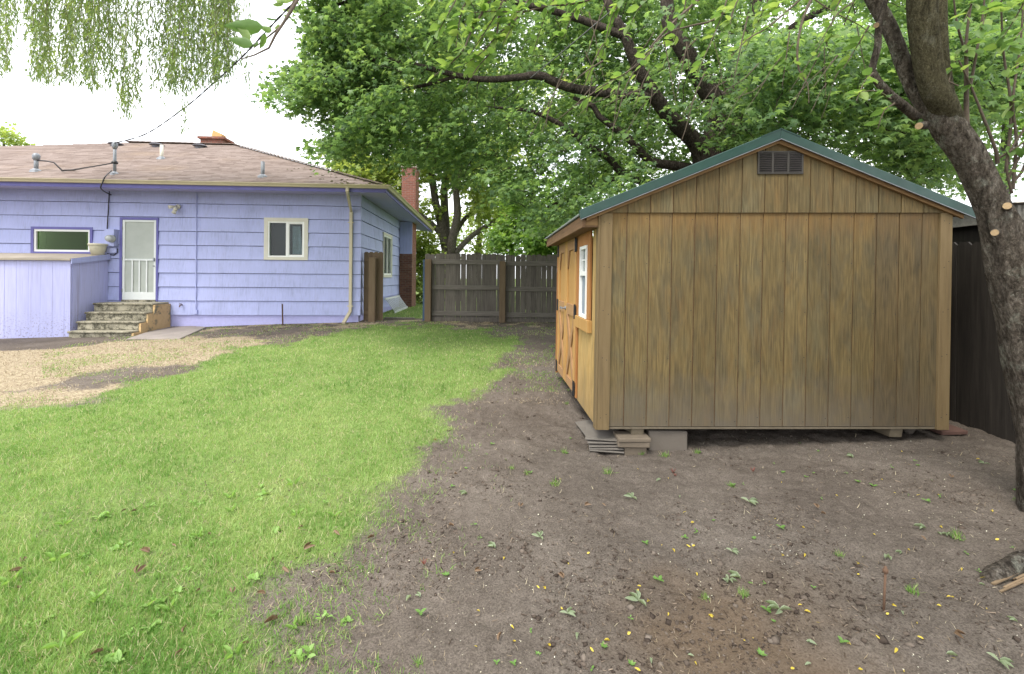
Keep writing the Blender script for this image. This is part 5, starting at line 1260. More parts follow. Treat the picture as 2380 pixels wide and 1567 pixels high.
for u0, v0, u1, v1, d in ((1080, -40, 1010, 90, 2.6), (1120, -40, 1060, 110, 2.5), (1190, -40, 1090, 130, 2.7), (1060, -40, 970, 40, 2.8), (1260, -40, 1170, 100, 2.9), (1320, -40, 1240, 120, 2.8), (1400, -40, 1310, 90, 3.1), (1480, -40, 1400, 130, 3.0), (1560, -40, 1450, 90, 2.8), (1600, -40, 1540, 160, 3.0), (1700, -40, 1620, 170, 2.9), (1750, -30, 1690, 60, 2.6), (1800, -40, 1730, 120, 3.1), (1980, -40, 1920, 110, 2.9), (2020, 60, 1960, 160, 2.8), (2030, 170, 1990, 235, 2.7), (2080, 240, 2040, 300, 2.7), (2070, 230, 1985, 215, 2.6), (2290, -40, 2240, 50, 2.5), (2340, -40, 2280, 70, 2.6), (2400, -40, 2330, 90, 2.7), (2420, 60, 2340, 120, 2.6), (2440, 120, 2370, 180, 2.6), (1650, -50, 1590, 40, 2.5), (1840, -40, 1800, 40, 2.7)):
    m_ = ((u0 + u1) / 2 + rr.uniform(-15, 15), (v0 + v1) / 2 - rr.uniform(5, 25))
    twig(T_([(u0, v0), m_, (u1, v1)], d, d - rr.uniform(-.1, .25)), .006, .0018, .85, .045)
# dead drooping twiglets without leaves
for k in range(46):
    u = rr.uniform(1250, 2000); v = rr.uniform(-20, 230); d = rr.uniform(2.7, 3.3); du = rr.uniform(-110, 40); dv = rr.uniform(40, 170)
    twig(T_([(u, v), (u + du * .4, v + dv * .35 + rr.uniform(-12, 12)), (u + du * .8, v + dv * .8), (u + du, v + dv)], d, d), rr.uniform(.0025, .005), .0013, .12, .09)
# suckers rising beside the trunk
for l, r0 in (([(2255, 345), (2247, 300), (2246, 198), (2247, 79), (2263, -20)], .020), ([(2318, 380), (2316, 355), (2287, 277), (2255, 198), (2228, 140)], .012), ([(2338, 400), (2350, 253), (2332, 119), (2326, -20)], .010), ([(2354, 440), (2362, 324), (2354, 237), (2372, 100), (2380, -20)], .010), ([(2340, 420), (2380, 340), (2400, 260)], .009), ([(2352, 450), (2340, 370), (2385, 290), (2410, 200)], .008), ([(2350, 430), (2375, 400), (2392, 330), (2390, 180), (2400, 0)], .009), ([(2318, 370), (2350, 350), (2390, 325)], .007), ([(2247, 130), (2225, 60), (2215, -20)], .008), ([(2215, 150), (2205, 190), (2228, 200)], .005), ([(2255, 200), (2270, 120), (2285, 30), (2290, -30)], .009)):
    twig(T_(l, 2.88, 2.8), r0, .004, .35, .07, .06, .10)
# foreground twig crossing the cable
tp = twig([at(u, v, d) - O for u, v, d in ((760, -120, 1.5), (700, -14, 1.42), (668, 40, 1.40), (640, 82, 1.38), (625, 112, 1.38), (592, 128, 1.37), (560, 138, 1.36))], .006, .0016, 0)
twig([at(u, v, d) - O for u, v, d in ((690, -10, 1.42), (655, 60, 1.41), (618, 90, 1.4), (590, 112, 1.39))], .004, .0014, 0)
FL = []
def fleaf(ub, vb, ut, vt, d, roll):
    a = at(ub, vb, d) - O; b = at(ut, vt, d + .02) - O; v_ = b - a; FL.append((a, v_, roll * .35))
for t in ((612, 62, 536, 61, 1.38, .9), (582, 92, 553, 64, 1.38, .7), (588, 104, 540, 92, 1.37, .4), (617, 78, 606, 110, 1.38, 1.2), (600, 98, 590, 108, 1.38, .3), (617, 42, 640, 46, 1.40, .8), (638, 2, 690, -6, 1.41, .8), (632, 72, 608, 64, 1.39, .5), (660, 4, 638, 12, 1.41, .6), (650, 58, 640, 66, 1.4, 1.)): fleaf(*t)
# crown overhead (above the frame): shades the yard and carries the twigs
up = np.random.default_rng(9); n_up = 9500
PU = np.stack([up.uniform(-1.6, 5.5, n_up), up.uniform(-2.0, 6.0, n_up), up.uniform(3.3, 5.6, n_up)], 1)
keep = (fbm(PU[:, 0] * .8, PU[:, 1] * .8, 13, 3) > .36) & (PU[:, 2] > 1.5 + .66 * np.maximum(PU[:, 1], .0) + .25)
PU = PU[keep] - np.array(O)
for l in ([(2148, -110, 2.7), (1900, -420, 2.4), (1500, -500, 2.0), (1000, -400, 1.7), (760, -130, 1.5)], [(1985, -90, 2.9), (1760, -110, 3.0), (1500, -110, 3.0), (1250, -100, 2.9), (1150, -70, 2.75)], [(1985, -90, 2.9), (1930, -60, 2.9), (1890, -10, 2.9)], [(2080, -60, 2.8), (2250, -150, 2.6), (2420, -60, 2.6)], [(1760, -110, 3.), (1740, -50, 3.), (1725, -5, 3.0)], [(1700, -110, 3.), (1660, -60, 3.), (1640, -15, 3.0)], [(1500, -110, 3.), (1450, -70, 2.9), (1420, -20, 2.8)]):
    twig([at(*t) - O for t in l], .022, .009, 0, n=8)
tw.build('twig', M['twig'], apple, True)
LP = np.array(LP); LA = np.array(LA)
parts = [leaf_mesh(OVATE, LP, LA[:, 0], LA[:, 1], LA[:, 2], LA[:, 3])]
nU = len(PU); parts.append(leaf_mesh(OVATE, PU, up.uniform(0, 6.28, nU), up.normal(-.4, .5, nU), up.normal(0, .5, nU), up.uniform(.08, .15, nU)))
for a, v_, roll in FL:
    L = v_.length; y = v_.normalized(); x = Vector((0, -1, 0)).cross(y).normalized(); z = x.cross(y)
    c, s = math.cos(roll), math.sin(roll); x2 = x * c + z * s; z2_ = z * c - x * s
    Rm = np.array([[x2[i], y[i], z2_[i]] for i in range(3)])[None]
    parts.append(scatter(NARROW[0], NARROW[1], np.array([tuple(a)]), Rm, np.array([L * 1.12])))
V, Fc = merge(parts); link('crown', np_mesh('crown', V, Fc), M['apple_leaf'], apple); print('apple leaves', len(LP), nU)

# ------------------------------------------------------------------ willow hanging in from the upper left
WX, WY = -12.5, 8.0; wg = float(gz(WX, WY)); O = Vector((WX, WY, wg))
wil = empty('willow_tree', (WX, WY, wg), 0, 'weeping willow hanging pale green fronds across the sky above the house roof', 'tree')
mb = MB(); fr = MB(); nodes = []
limb(mb, [Vector((0, 0, -.2)), Vector((0, 0, 2)), Vector((.3, .3, 4.5)), Vector((.9, .6, 7))], [.5, .4, .36, .28], .3, 16, .12, 1)
TOPZ = 9.2
for l in ([(.9, .6, 7), (3, 1.5, 9), (6, 2, 10), (9, 2.2, 10.2)], [(.9, .6, 7), (1.5, 2, 8.8), (3, 3, 9.6)], [(.9, .6, 7), (3, .6, 9), (5.5, .3, 9.8), (7.5, .2, 9.6)], [(.9, .6, 7), (-2, -1, 9.5)]):
    limb(mb, [Vector(p) for p in l], [.22, .14, .09, .05][:len(l)], .3, 10, .08, 2, nodes)
mb.build('trunk', M['bark_grey'], wil, True)
cols = [(-20, 60, 15, 610, 60), (70, 220, 9, 330, 120), (255, 330, 15, 660, 60), (330, 480, 19, 690, 70), (480, 620, 19, 690, 90), (635, 790, 22, 715, 60), (790, 930, 15, 690, 110), (950, 1065, 11, 940, 90), (1065, 1130, 5, 880, 120), (1120, 1290, 13, 720, 110), (1290, 1345, 5, 850, 200), (1345, 1500, 24, 740, 70), (1500, 1600, 15, 720, 60), (1600, 1760, 24, 700, 60), (1760, 1880, 15, 680, 80), (1880, 1990, 4, 820, 120), (1425, 1495, 3, 1070, 40), (1010, 1050, 3, 960, 30), (1790, 1880, 12, 560, 90), (1380, 1760, 16, 560, 120), (270, 900, 22, 480, 150)]
r = np.random.default_rng(21); LPw, LAw = [], []
for (xa, xb, n, bot, jit) in cols:
    for k in range(n):
        u = (r.uniform(xa, xb)) * .2929; vb = (bot - abs(r.normal(0, jit))) * .2929; d = r.uniform(7.6, 9.6)
        p1 = at(u, vb, d); sway = r.uniform(-.12, .12); top = Vector((p1.x - sway * 2 + r.uniform(-.25, .25), p1.y + r.uniform(-.3, .3), TOPZ + r.uniform(-.3, .6)))
        m = 16; pts = []
        for i in range(m + 1):
            t = i / m; pts.append(top.lerp(p1, t) + Vector((.10 * math.sin(t * 5 + k) * (1 - t), 0, 0)) + Vector((r.normal(0, .012), r.normal(0, .012), 0)) - O)
        fr.tube(pts, [.006 - .0045 * i / m for i in range(m + 1)], 3, cap=False)
        Ls = (top - p1).length; dens = r.choice([20, 30, 42]); gapc = r.uniform(0, 6)
        s = Ls * .1
        while s < Ls:
            t = s / Ls; i = min(m - 1, int(t * m)); p = pts[i].lerp(pts[i + 1], t * m - i)
            clump = .30 + .9 * float(vnoise(s * 2.6 + gapc * 9, k * 3.1 + xa, 4)) ** 1.4
            if r.uniform() < clump:
                a = r.uniform(0, 2 * PI); LPw.append((p.x + r.normal(0, .035), p.y + r.normal(0, .035), p.z)); LAw.append((a, -r.uniform(.35, 1.4), r.uniform(-.8, .8), r.uniform(.08, .165)))
            s += 1 / dens / 1.6
fr.build('frond', M['twig'], wil)
LPw = np.array(LPw); LAw = np.array(LAw)
V, Fc = leaf_mesh(WIL, LPw, LAw[:, 0], LAw[:, 1], LAw[:, 2], LAw[:, 3])
link('crown', np_mesh('crown', V, Fc), M['willow_leaf'], wil); print('willow leaves', len(LPw))

# ------------------------------------------------------------------ trees and shrubs beyond the fence
def btree(name, base, limbs, blobs, lm, nl, ls, bark, label, seed, cat='tree', rt=.2, twr=.02):
    g0 = float(gz(*base)); O = Vector((base[0], base[1], g0)); e_ = empty(name, O, 0, label, cat)
    mb = MB(); nodes = []
    for pts, rad in limbs: limb(mb, [Vector(p) - O if not isinstance(p, tuple) or len(p) != 4 else at(*p[:3]) - O for p in pts], rad, .3, 9, .08, seed, nodes)
    r = np.random.default_rng(seed); C = []; RAD = []
    for (u, v, d, ru, rv, n) in blobs:
        for _ in range(n):
            while True:
                q = r.uniform(-1, 1, 3)
                if q @ q < 1: break
            dd = d + q[2] * ru * d / F * .8; p = at(u + q[0] * ru, v + q[1] * rv, dd) - O
            if p.z < .15: continue
            C.append(tuple(p)); RAD.append(r.uniform(.25, .5) * min(1.3, d / 16))
    C = np.array(C); connect(C, nodes, mb, twr, .006, 3, seed=seed, maxd=4.5)
    mb.build('trunk', M[bark], e_, True)
    D = C.copy(); D[:, 2] = 0; D /= np.linalg.norm(D, axis=1)[:, None] + 1e-6
    V, Fc = sprays(C, D, nl, np.array(RAD), ls, CLUMP5, seed, .55, .16, .25)
    link('crown', np_mesh('crown', V, Fc), M[lm], e_); return e_
def q4(u, v, d): return (u, v, d, 0)
bx = at(1045, 640, 23).x
btree('spreading_tree', (bx, 23), [([Vector((bx, 23, .1)), q4(1046, 640, 23.00), q4(1044, 592, 23.00)], [0.604, 0.489, 0.431]),
    ([q4(1040, 600, 23.00), q4(1027, 549, 23.00), q4(1004, 522, 22.71), q4(974, 499, 22.43), q4(930, 470, 22.14), q4(880, 420, 21.85)], [0.216, 0.172, 0.144, 0.129, 0.101, 0.058]),
    ([q4(1040, 600, 23.00), q4(1024, 516, 23.00), q4(1013, 475, 23.00), q4(1004, 416, 23.00), q4(985, 350, 23.00)], [0.244, 0.216, 0.187, 0.172, 0.101]),
    ([q4(1042, 600, 23.00), q4(1035, 522, 23.29), q4(1033, 433, 23.43), q4(1048, 390, 23.57), q4(1060, 330, 23.57)], [0.244, 0.216, 0.187, 0.158, 0.086]),
    ([q4(1046, 600, 23.00), q4(1051, 558, 22.71), q4(1063, 499, 22.57), q4(1060, 445, 22.43), q4(1067, 410, 22.28), q4(1075, 350, 22.28)], [0.244, 0.216, 0.187, 0.158, 0.144, 0.072]),
    ([q4(1050, 590, 23.00), q4(1057, 549, 23.00), q4(1078, 511, 23.29), q4(1105, 487, 23.43), q4(1140, 450, 23.57)], [0.158, 0.129, 0.115, 0.086, 0.058]),
    ([q4(1048, 600, 23.00), q4(1064, 582, 22.86), q4(1096, 549, 22.71), q4(1137, 522, 22.57), q4(1167, 508, 22.43), q4(1210, 470, 22.43)], [0.172, 0.144, 0.129, 0.115, 0.086, 0.058])],
    [(850, 385, 22.28, 80, 40, 112), (800, 350, 22.28, 35, 35, 39), (935, 420, 22.28, 60, 50, 63), (1000, 370, 23.00, 90, 50, 105), (1110, 400, 23.00, 90, 70, 120), (1150, 480, 23.00, 70, 50, 67), (905, 470, 21.56, 40, 25, 18), (990, 480, 23.00, 50, 40, 18), (860, 320, 22.43, 60, 30, 45), (1000, 200, 21, 170, 110, 130), (1250, 230, 21, 150, 110, 110), (1150, 330, 19, 110, 70, 50)],  # last blobs: hidden upper crown added to screen sky light off the side wall
    'pale_leaf', 24, .24, 'bark_grey', 'many-limbed tree with thin pale leaves behind the fence gap and brick chimney', 41)
x_ = at(1235, 640, 17).x
btree('leafy_tree', (x_, 17), [([Vector((x_, 17, 0)), q4(1235, 560, 17), q4(1240, 480, 17), q4(1230, 400, 17)], [.22, .18, .13, .06])],
    [(1240, 520, 17, 70, 50, 75), (1270, 560, 15.5, 60, 38, 70), (1180, 560, 16.5, 40, 34, 34), (1330, 520, 16.5, 50, 60, 40), (1215, 450, 17, 60, 50, 35)], 'mid_leaf', 30, .19, 'bark_maple', 'mid green leafy tree directly behind the grey picket fence, left of the shed', 42)
x_ = at(990, 660, 22).x
btree('pale_shrub', (x_, 22), [([Vector((x_, 22, 0)), q4(990, 640, 22), q4(985, 580, 22)], [.10, .08, .04])],
    [(985, 640, 22, 42, 75, 90), (975, 570, 22.5, 40, 40, 40), (1000, 690, 21, 30, 30, 30)], 'pale_leaf', 26, .22, 'bark_grey', 'pale green shrub seen through the gap between the house and the fence', 43, 'shrub')
for (u, d, bl, lab, sd, lm) in ((1110, 27, [(1110, 540, 27, 85, 60, 80), (1150, 480, 27, 60, 40, 30)], 'distant pale tree behind the many-limbed tree, above the middle of the fence', 44, 'pale_leaf'),
        (850, 30, [(850, 470, 30, 60, 45, 45), (900, 520, 29, 50, 60, 40)], 'distant pale tree rising behind the house eave, left of the brick chimney', 45, 'pale_leaf'),
        (1330, 26, [(1330, 470, 26, 80, 80, 80), (1400, 400, 26, 70, 60, 50)], 'distant mid green tree behind the left eave of the shed', 46, 'mid_leaf'),
        (10, 27, [(8, 315, 27, 26, 22, 16), (45, 338, 27, 26, 8, 10), (-60, 330, 27, 60, 50, 50)], 'pale treetop showing over the left end of the house roof', 47, 'pale_leaf'),
        (2330, 15, [(2340, 300, 15, 60, 40, 14), (2300, 200, 15, 90, 90, 60), (2400, 250, 14, 50, 90, 50)], 'green tree beyond the outbuilding, behind the leaning trunk', 48, 'mid_leaf')):
    x_ = at(u, 640, d).x; g0 = float(gz(x_, d)); vt = min(b[1] for b in bl)
    btree('distant_tree', (x_, d), [([Vector((x_, d, g0 - .1)), q4(u, 600, d), q4(u + 5, (600 + vt) / 2, d), q4(bl[0][0], vt + 10, d)], [.22, .2, .14, .05])], bl, lm, 26, .22 if d > 20 else .16, 'bark_grey', lab, sd)

# ------------------------------------------------------------------ lawn: real blades, denser near the camera
r = np.random.default_rng(77)
BL = (np.array([(-.5, 0, 0), (.5, 0, 0), (-.38, .10, .55), (.38, .10, .55), (0, .42, 1.0)], float), np.array([(0, 1, 3), (0, 3, 2), (2, 3, 4)]))
def blades(n, d0, d1, maskf, hmin, hmax, wk, lean, seed, xl=-1.35, xr=.35, pw=1.0):
    r = np.random.default_rng(seed); d = d0 * (d1 / d0) ** (r.uniform(0, 1, n) ** pw); x = r.uniform(xl, xr, n) * d
    k = maskf(x, d) > r.uniform(0, 1, n); x, d = x[k], d[k]; n = len(x)
    z = surf(x, d) - .004
    S = np.stack([np.maximum(wk, .00095 * d) * r.uniform(.7, 1.3, n), r.uniform(.6, 1.4, n) * .045, r.uniform(hmin, hmax, n)], 1)[:, None, :]
    # squash the template: width, bend, height
    return scatter(BL[0], BL[1], np.stack([x, d, z], 1), rots(r.uniform(0, 6.28, n), r.normal(0, lean, n), r.normal(0, lean, n)), S)
def lawn_mask(x, y):
    g, s, rd = masks(x, y)
    onh = ((x - HC.x) * ct + (y - HC.y) * st_ < .02) & (-(x - HC.x) * st_ + (y - HC.y) * ct > -.05)
    return np.where(onh, 0, g ** 1.2) * (y < 12.7)
V1 = blades(460000, .8, 13, lawn_mask, .022, .055, .0032, .38, 1, -2.1)
V2 = blades(38000, .95, 9, lambda x, y: lawn_mask(x, y) * (fbm(x * 2, y * 2, 91, 3) > .52), .05, .085, .0035, .30, 2, -1.9)
V, Fc = merge([V1, V2]); print('blades', len(V) // 5)
tag(link('lawn_grass', np_mesh('lawn_grass', V, Fc), M['grass']), kind='stuff')
# thin green regrowth over the thatch and along the lawn edge
V3 = blades(60000, 2.5, 12.5, lambda x, y: masks(x, y)[1] * .55 * sst(.46, .6, fbm(x * 1.6, y * 1.6, 33, 3)) * (y < 12.4), .02, .05, .0032, .45, 3)
V4 = blades(150000, .95, 9, lambda x, y: sst(-.9, -.02, poly_sd(x, y, LAWN)) * (1 - masks(x, y)[0]) * sst(.40, .58, fbm(x * 5, y * 5, 35, 3)) * .75, .015, .05, .0032, .5, 4, -1.2, .5)
V9 = blades(60000, 6, 12.6, lambda x, y: (1 - masks(x, y)[0]) * ((x < 1.2) & (x > -9)) * ((-(x - HC.x) * st_ + (y - HC.y) * ct < -.1) | (x > -4)) * sst(.45, .6, fbm(x * 2.2, y * 2.2, 95, 4)) * .7, .015, .05, .0032, .6, 9, -1., .15)
V5 = blades(16000, 13.2, 30, lambda x, y: ((x > -5) & (x < 3)) * .9, .03, .07, .004, .3, 5, -.4, .2)
V, Fc = merge([V3, V4, V5, V9]); tag(link('sparse_grass', np_mesh('sparse_grass', V, Fc), M['grass']), kind='stuff')
V6 = blades(90000, 3.5, 12.6, lambda x, y: masks(x, y)[1] * .85 * ((-(x - HC.x) * st_ + (y - HC.y) * ct < -.1) | (x > -4)), .02, .05, .0028, 1.25, 6, -1.4, .4)
V7 = blades(40000, .95, 9, lambda x, y: (1 - masks(x, y)[0]) * (.12 + .6 * sst(-.8, 0, poly_sd(x, y, LAWN))), .015, .04, .0022, 1.5, 7, -.7, 1.2)
V10 = blades(60000, 5.5, 12.6, lambda x, y: (1 - masks(x, y)[0]) * ((x < 1.0) & (x > -9)) * ((-(x - HC.x) * st_ + (y - HC.y) * ct < -.1) | (x > -4)) * sst(.4, .6, fbm(x * 1.7, y * 1.7, 97, 4)) * .8, .015, .05, .0028, 1.3, 10, -1., .15)
V8 = blades(60000, .95, 9, lambda x, y: masks(x, y)[0] * (.06 + .45 * sst(.42, .6, fbm(x * 1.9, y * 1.9, 93, 4))), .02, .05, .003, 1.3, 8, -1.3, .3)
V, Fc = merge([V6, V7, V8, V10]); tag(link('dry_straw', np_mesh('dry_straw', V, Fc), M['straw']), kind='stuff')
# soil crumbs, chips and pale petals
OCT = (np.array([(1, 0, 0), (-.9, .1, 0), (.1, 1, 0), (0, -.9, .1), (0, .1, .7), (.1, 0, -.6)], float), np.array([(0, 2, 4), (2, 1, 4), (1, 3, 4), (3, 0, 4), (2, 0, 5), (1, 2, 5), (3, 1, 5), (0, 3, 5)]))
def grains(n, d0, d1, maskf, smin, smax, T, flat, seed, xl=-.7, xr=1.6, lift=0., pw=1.0, pwr=2.5):
    r = np.random.default_rng(seed); d = d0 * (d1 / d0) ** (r.uniform(0, 1, n) ** pw); x = r.uniform(xl, xr, n) * d
    k = maskf(x, d) > r.uniform(0, 1, n); x, d = x[k], d[k]; n = len(x)
    s = (smin + (smax - smin) * r.uniform(0, 1, n) ** pwr)[:, None, None] * np.stack([r.uniform(.7, 1.3, n), r.uniform(.7, 1.3, n), np.full(n, flat)], 1)[:, None, :]
    return scatter(T[0], T[1], np.stack([x, d, surf(x, d) + lift], 1), rots(r.uniform(0, 6.28, n), r.normal(0, .3, n), r.normal(0, .3, n)), s)
dirt = lambda x, y: (1 - masks(x, y)[0]) * (1 - .8 * masks(x, y)[1])
clump = lambda x, y: dirt(x, y) * sst(.38, .62, fbm(x * 2.3, y * 2.3, 55, 4))
V, Fc = merge([grains(60000, .95, 7, clump, .002, .010, OCT, .8, 1), grains(7000, .95, 7, clump, .006, .026, OCT, .7, 2, pwr=3)])
tag(link('soil_crumbs', np_mesh('soil_crumbs', V, Fc), M['clod']), kind='stuff')
QD = (np.array([(-.5, -.5, 0), (.5, -.4, .1), (.45, .5, .0), (-.5, .4, .12)], float), np.array([(0, 1, 2), (0, 2, 3)]))
petm = lambda x, y: dirt(x, y) * sst(.40, .62, fbm(x * 1.5 + 7, y * 1.5, 57, 3)) * (.25 + .75 * sst(-.2, 1.2, x))
V, Fc = grains(11000, .95, 6.5, petm, .0028, .0075, QD, 1, 3, lift=.004)
tag(link('fallen_petals', np_mesh('fallen_petals', V, Fc), M['petal']), kind='stuff')
STK = (np.array([(-.5, -.09, 0), (.5, -.07, .05), (.5, .07, .05), (-.5, .09, 0), (-.5, 0, .12), (.5, 0, .15)], float), np.array([(0, 1, 5), (0, 5, 4), (4, 5, 2), (4, 2, 3), (0, 4, 3), (1, 2, 5)]))
V, Fc = merge([grains(34000, .95, 8, lambda x, y: clump(x, y) * .9 + dirt(x, y) * .1, .005, .028, STK, 1, 4, lift=.003, pwr=3), grains(2500, 4, 12.5, lambda x, y: (1 - masks(x, y)[0]) * sst(9, 11.5, y) * (x > -6) * (x < 2), .03, .09, STK, 1, 5, -.6, .2, .004)])
tag(link('wood_chips', np_mesh('wood_chips', V, Fc), M['chip']), kind='stuff')

# ------------------------------------------------------------------ countable leaves and little plants, each its own object
def leafset(T, items, fold=1.0):
    parts = []
    for (p, yaw, pit, rol, s) in items: parts.append(leaf_mesh(T, [p], np.array([yaw]), np.array([pit]), np.array([rol]), [s]))
    return merge(parts)
rr = random.Random(61)
def proto(name, items, mat, T=OVATE, stem=None, extra=None):
    V, Fc = leafset(T, items); me = np_mesh(name, V, Fc); o = bpy.data.objects.new(name, me); me.materials.append(M[mat]); return o
def place(protos, uv, label, cat, group, smin=.8, smax=1.2, lift=0.):
    for i, (u, v) in enumerate(uv):
        p = on_ground(u, v); src = protos[i % len(protos)]; o = src.copy(); COL.objects.link(o)
        o.location = (p.x, p.y, float(surf(p.x, p.y)[0]) + lift); o.rotation_euler = (0, 0, rr.uniform(0, 6.28)); s = rr.uniform(smin, smax); o.scale = (s, s, s)
        tag(o, label, cat, group)
def g7(l): return [(1626.9 + x * .3568, 1007 + y * .3568) for x, y in l]
def g6(l): return [(929.6 + x * .357, 1007.1 + y * .357) for x, y in l]
def g5(l): return [(x * .4557, (1400 + y * .5882) * .7747) for x, y in l]
YEL = g7([(890, 415), (490, 553), (670, 610), (1135, 675), (1060, 805), (1030, 860), (1700, 900), (1390, 970), (1640, 1075), (1620, 1085), (1560, 1140), (1255, 1135), (700, 1160), (765, 1230), (1220, 1205), (1415, 1255), (1160, 1350), (975, 1395), (1275, 1445), (345, 1318), (285, 1352), (75, 1215), (1650, 1475), (1040, 1545), (1330, 1550), (1815, 455), (1935, 720), (1810, 175), (1315, 120), (1185, 318), (530, 322), (1420, 425), (1905, 510), (1570, 622), (1840, 965), (540, 820), (650, 1120), (1440, 1355), (600, 1555), (1360, 765), (1270, 378), (1550, 400), (680, 820), (205, 705), (1030, 925), (1870, 1155), (1950, 445)]) + \
      g6([(350, 780), (680, 825), (1045, 310), (1225, 795), (1095, 860), (900, 1030), (940, 1045), (510, 1155), (490, 1415), (1550, 240), (1750, 297), (1850, 540), (1900, 600), (1705, 740), (1880, 750), (1910, 750), (1930, 920), (1560, 1010), (1550, 1045), (1745, 1185), (2025, 1215), (1490, 1320), (1350, 1370), (1250, 1425), (970, 1380), (1925, 1500), (1550, 1540), (740, 1365), (730, 1275), (1055, 1150), (1620, 1115), (1780, 775)])
yp = [proto('yellow_leaf', [((0, -.015, .004), 0, .15, .3, .034)], 'yellow_leaf', CURL), proto('yellow_leaf', [((0, -.012, .005), 0, .35, -.5, .030)], 'yellow_leaf', NARROW), proto('yellow_leaf', [((0, -.01, .008), 0, .5, .7, .026), ((.004, .0, .008), 1.4, .3, .2, .022)], 'yellow_leaf')]
place(yp, YEL, 'small yellow leaf fallen on the bare dirt', 'leaf', 'yellow leaves fallen on the dirt', .45, .95, .002)
SEED = g7([(650, 65), (480, 215), (540, 265), (215, 345), (280, 340), (740, 270), (690, 295), (950, 270), (1420, 210), (1400, 190), (1250, 240), (1030, 325), (1130, 355), (790, 440), (350, 690), (740, 1010), (420, 990), (330, 980), (1480, 460), (1560, 430), (2050, 360), (530, 630), (1735, 805), (480, 1220), (440, 1150), (1815, 925), (400, 1460), (930, 1385), (1360, 410), (770, 130), (1700, 700), (2030, 770)]) + \
       g6([(1085, 130), (850, 260), (1000, 125), (1660, 940), (1690, 965), (1720, 150), (1950, 130), (1855, 700), (480, 605), (300, 920), (135, 1190), (850, 1290), (900, 1440), (740, 1520), (1500, 1225), (1510, 1500), (630, 1510), (1250, 1530), (1330, 1390), (1600, 720), (1930, 660), (2040, 570), (340, 350), (520, 690), (430, 230), (600, 70), (560, 140), (1110, 40)])
sp_ = [proto('seedling', [((0, 0, .012), a, .35, 0, .045) for a in (0, 2.1, 4.1)], 'weed_leaf'), proto('seedling', [((0, 0, .02), a, .15, .2, .034) for a in (.3, 3.2)] + [((0, 0, .035), 1.7, .7, 0, .025)], 'weed_leaf'), proto('seedling', [((0, 0, .004), a * 1.1, rr.uniform(.2, .9), 0, rr.uniform(.03, .05)) for a in range(6)], 'weed_leaf', DIAM)]
place(sp_, SEED, 'small green seedling sprouting from the bare dirt', 'seedling', 'seedlings in the bare dirt', .35, .75)
WILT = g6([(120, 1060), (60, 1090), (1090, 1210), (2120, 970), (1890, 1445), (1550, 1115), (1680, 310), (1640, 1500), (910, 695), (415, 400), (1825, 430), (1510, 440), (600, 745), (1160, 1325)]) + g7([(190, 970), (230, 945), (1510, 310), (320, 465), (1440, 630), (1560, 660), (1620, 665), (2040, 1240), (1650, 1460), (1950, 1510), (720, 1380), (700, 1510), (210, 780), (1300, 800), (1325, 1195), (520, 1165), (1225, 825), (1840, 1005), (1850, 205), (980, 165)])
wp = [proto('wilted_leaf', [((0, -.03, .006), 0, .12, .5, .075), ((.01, -.02, .006), .7, .05, -.3, .055)], 'wilt_leaf', CURL), proto('wilted_leaf', [((0, -.02, .005), 0, .1, .3, .05)], 'wilt_leaf', CURL), proto('wilted_leaf', [((0, 0, .012), a, .12, rr.uniform(-.9, .9), rr.uniform(.05, .085)) for a in (.2, .9, 1.7, 3.9)], 'wilt_leaf', CURL)]
place(wp, WILT, 'wilted grey green leaf curled on the bare dirt', 'leaf', 'wilted leaves on the dirt', .5, .95, .003)
DEADB = g5([(680, 250), (1065, 365), (720, 550), (90, 640), (80, 560), (910, 990), (1190, 650), (1390, 500), (1580, 430), (1250, 935), (1380, 820), (890, 420), (740, 450), (1720, 360), (1330, 665), (1460, 560), (120, 490), (1690, 560), (1890, 380), (630, 245), (1530, 340), (1010, 650), (490, 980), (940, 850)]) + g6([(1225, 490), (1330, 485), (510, 920), (650, 1360), (1050, 930), (330, 630), (790, 495), (360, 280)]) + g7([(1640, 290), (800, 555), (1690, 1370), (1460, 715), (760, 500)])
bp = [proto('dead_leaf', [((0, -.03, .006), 0, .2, .7, .06), ((0, -.03, .008), .5, .4, -.6, .05)], 'brown_leaf', CURL), proto('dead_leaf', [((0, -.02, .006), 0, .3, -.6, .05)], 'brown_leaf', CURL)]
place(bp, DEADB, 'curled dead brown leaf lying on the ground', 'leaf', 'dead brown leaves on the ground', .6, 1.1, .012)
WEED = g5([(520, 260), (1180, 165), (990, 370), (1330, 105), (1500, 100), (1080, 400), (430, 460), (440, 550), (950, 540), (900, 640), (480, 700), (540, 690), (810, 700), (870, 730), (1095, 760), (780, 820), (1200, 970), (1490, 990), (1550, 1000), (1500, 840), (740, 1010), (240, 790), (330, 930), (660, 860), (1285, 585), (1020, 360), (1220, 320), (1320, 180), (1700, 260), (980, 190), (620, 420), (280, 490), (160, 820), (560, 1000), (60, 600), (1650, 790), (1760, 790), (330, 300), (770, 210), (1400, 330)]) + [(540, 1190), (465, 1175), (620, 1150), (690, 1200), (755, 1175)]
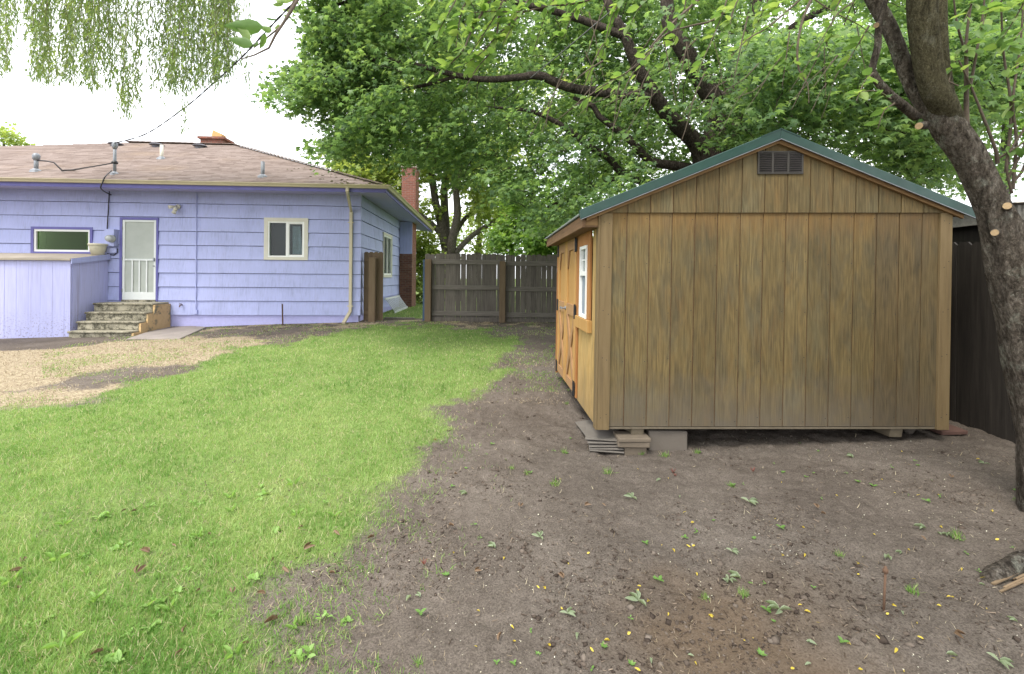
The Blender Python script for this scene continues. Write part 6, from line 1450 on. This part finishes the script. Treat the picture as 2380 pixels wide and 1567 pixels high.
lw = [proto('lawn_weed', [((rr.uniform(-.05, .05), rr.uniform(-.05, .05), .012), rr.uniform(0, 6.28), rr.uniform(.1, .9), rr.uniform(-.5, .5), rr.uniform(.05, .10)) for a in range(8)], 'lawn_weed_leaf', OVATE), proto('lawn_weed', [((rr.uniform(-.03, .03), rr.uniform(-.03, .03), .01), rr.uniform(0, 6.28), rr.uniform(.5, 1.2), rr.uniform(-.4, .4), rr.uniform(.06, .12)) for a in range(5)], 'lawn_weed_leaf', CURL), proto('lawn_weed', [((rr.uniform(-.03, .03), rr.uniform(-.03, .03), .02), a * 1.0, rr.uniform(.2, .6), 0, rr.uniform(.03, .05)) for a in range(11)], 'lawn_weed_leaf', OVATE)]
place(lw, WEED, 'broad-leaved green weed growing in the lawn', 'weed', 'broad-leaved weeds in the lawn', .3, .65)
RED = [(1564, 1100), (1569, 1107), (1012, 1022), (1750, 1100), (985, 1312)]
rp2 = [proto('red_sprout', [((0, 0, .0), a * .9, rr.uniform(.7, 1.2), 0, rr.uniform(.04, .07)) for a in range(8)], 'red_sprout', WIL)]
place(rp2, RED, 'dark red sprout standing in the bare dirt', 'sprout', 'red sprouts in the dirt', .7, 1.1)
TUF = [(1318, 938), (1312, 1052), (1232, 880), (1490, 1058), (1545, 1062), (1728, 1388), (1640, 1392), (1415, 1100), (2372, 1165), (2225, 1250), (1700, 1130), (1290, 1125), (1225, 1100), (975, 1543), (1950, 1290), (2120, 1380), (1620, 1055), (880, 742), (700, 1455), (1190, 1090)]
tp_ = []
for s0 in (1, 2, 3):
    q = np.random.default_rng(s0); n = 46; P = np.stack([q.normal(0, .018, n), q.normal(0, .018, n), np.zeros(n) - .004], 1)
    V, Fc = scatter(BL[0], BL[1], P, rots(q.uniform(0, 6.28, n), q.normal(0, .5, n), q.normal(0, .5, n)), np.stack([np.full(n, .0045), q.uniform(.02, .05, n), q.uniform(.03, .075, n)], 1)[:, None, :])
    me = np_mesh('grass_tuft', V, Fc); me.materials.append(M['grass']); tp_.append(bpy.data.objects.new('grass_tuft', me))
place(tp_, TUF, 'little tuft of grass standing alone in the dirt', 'tuft', 'grass tufts in the dirt', .5, .95)
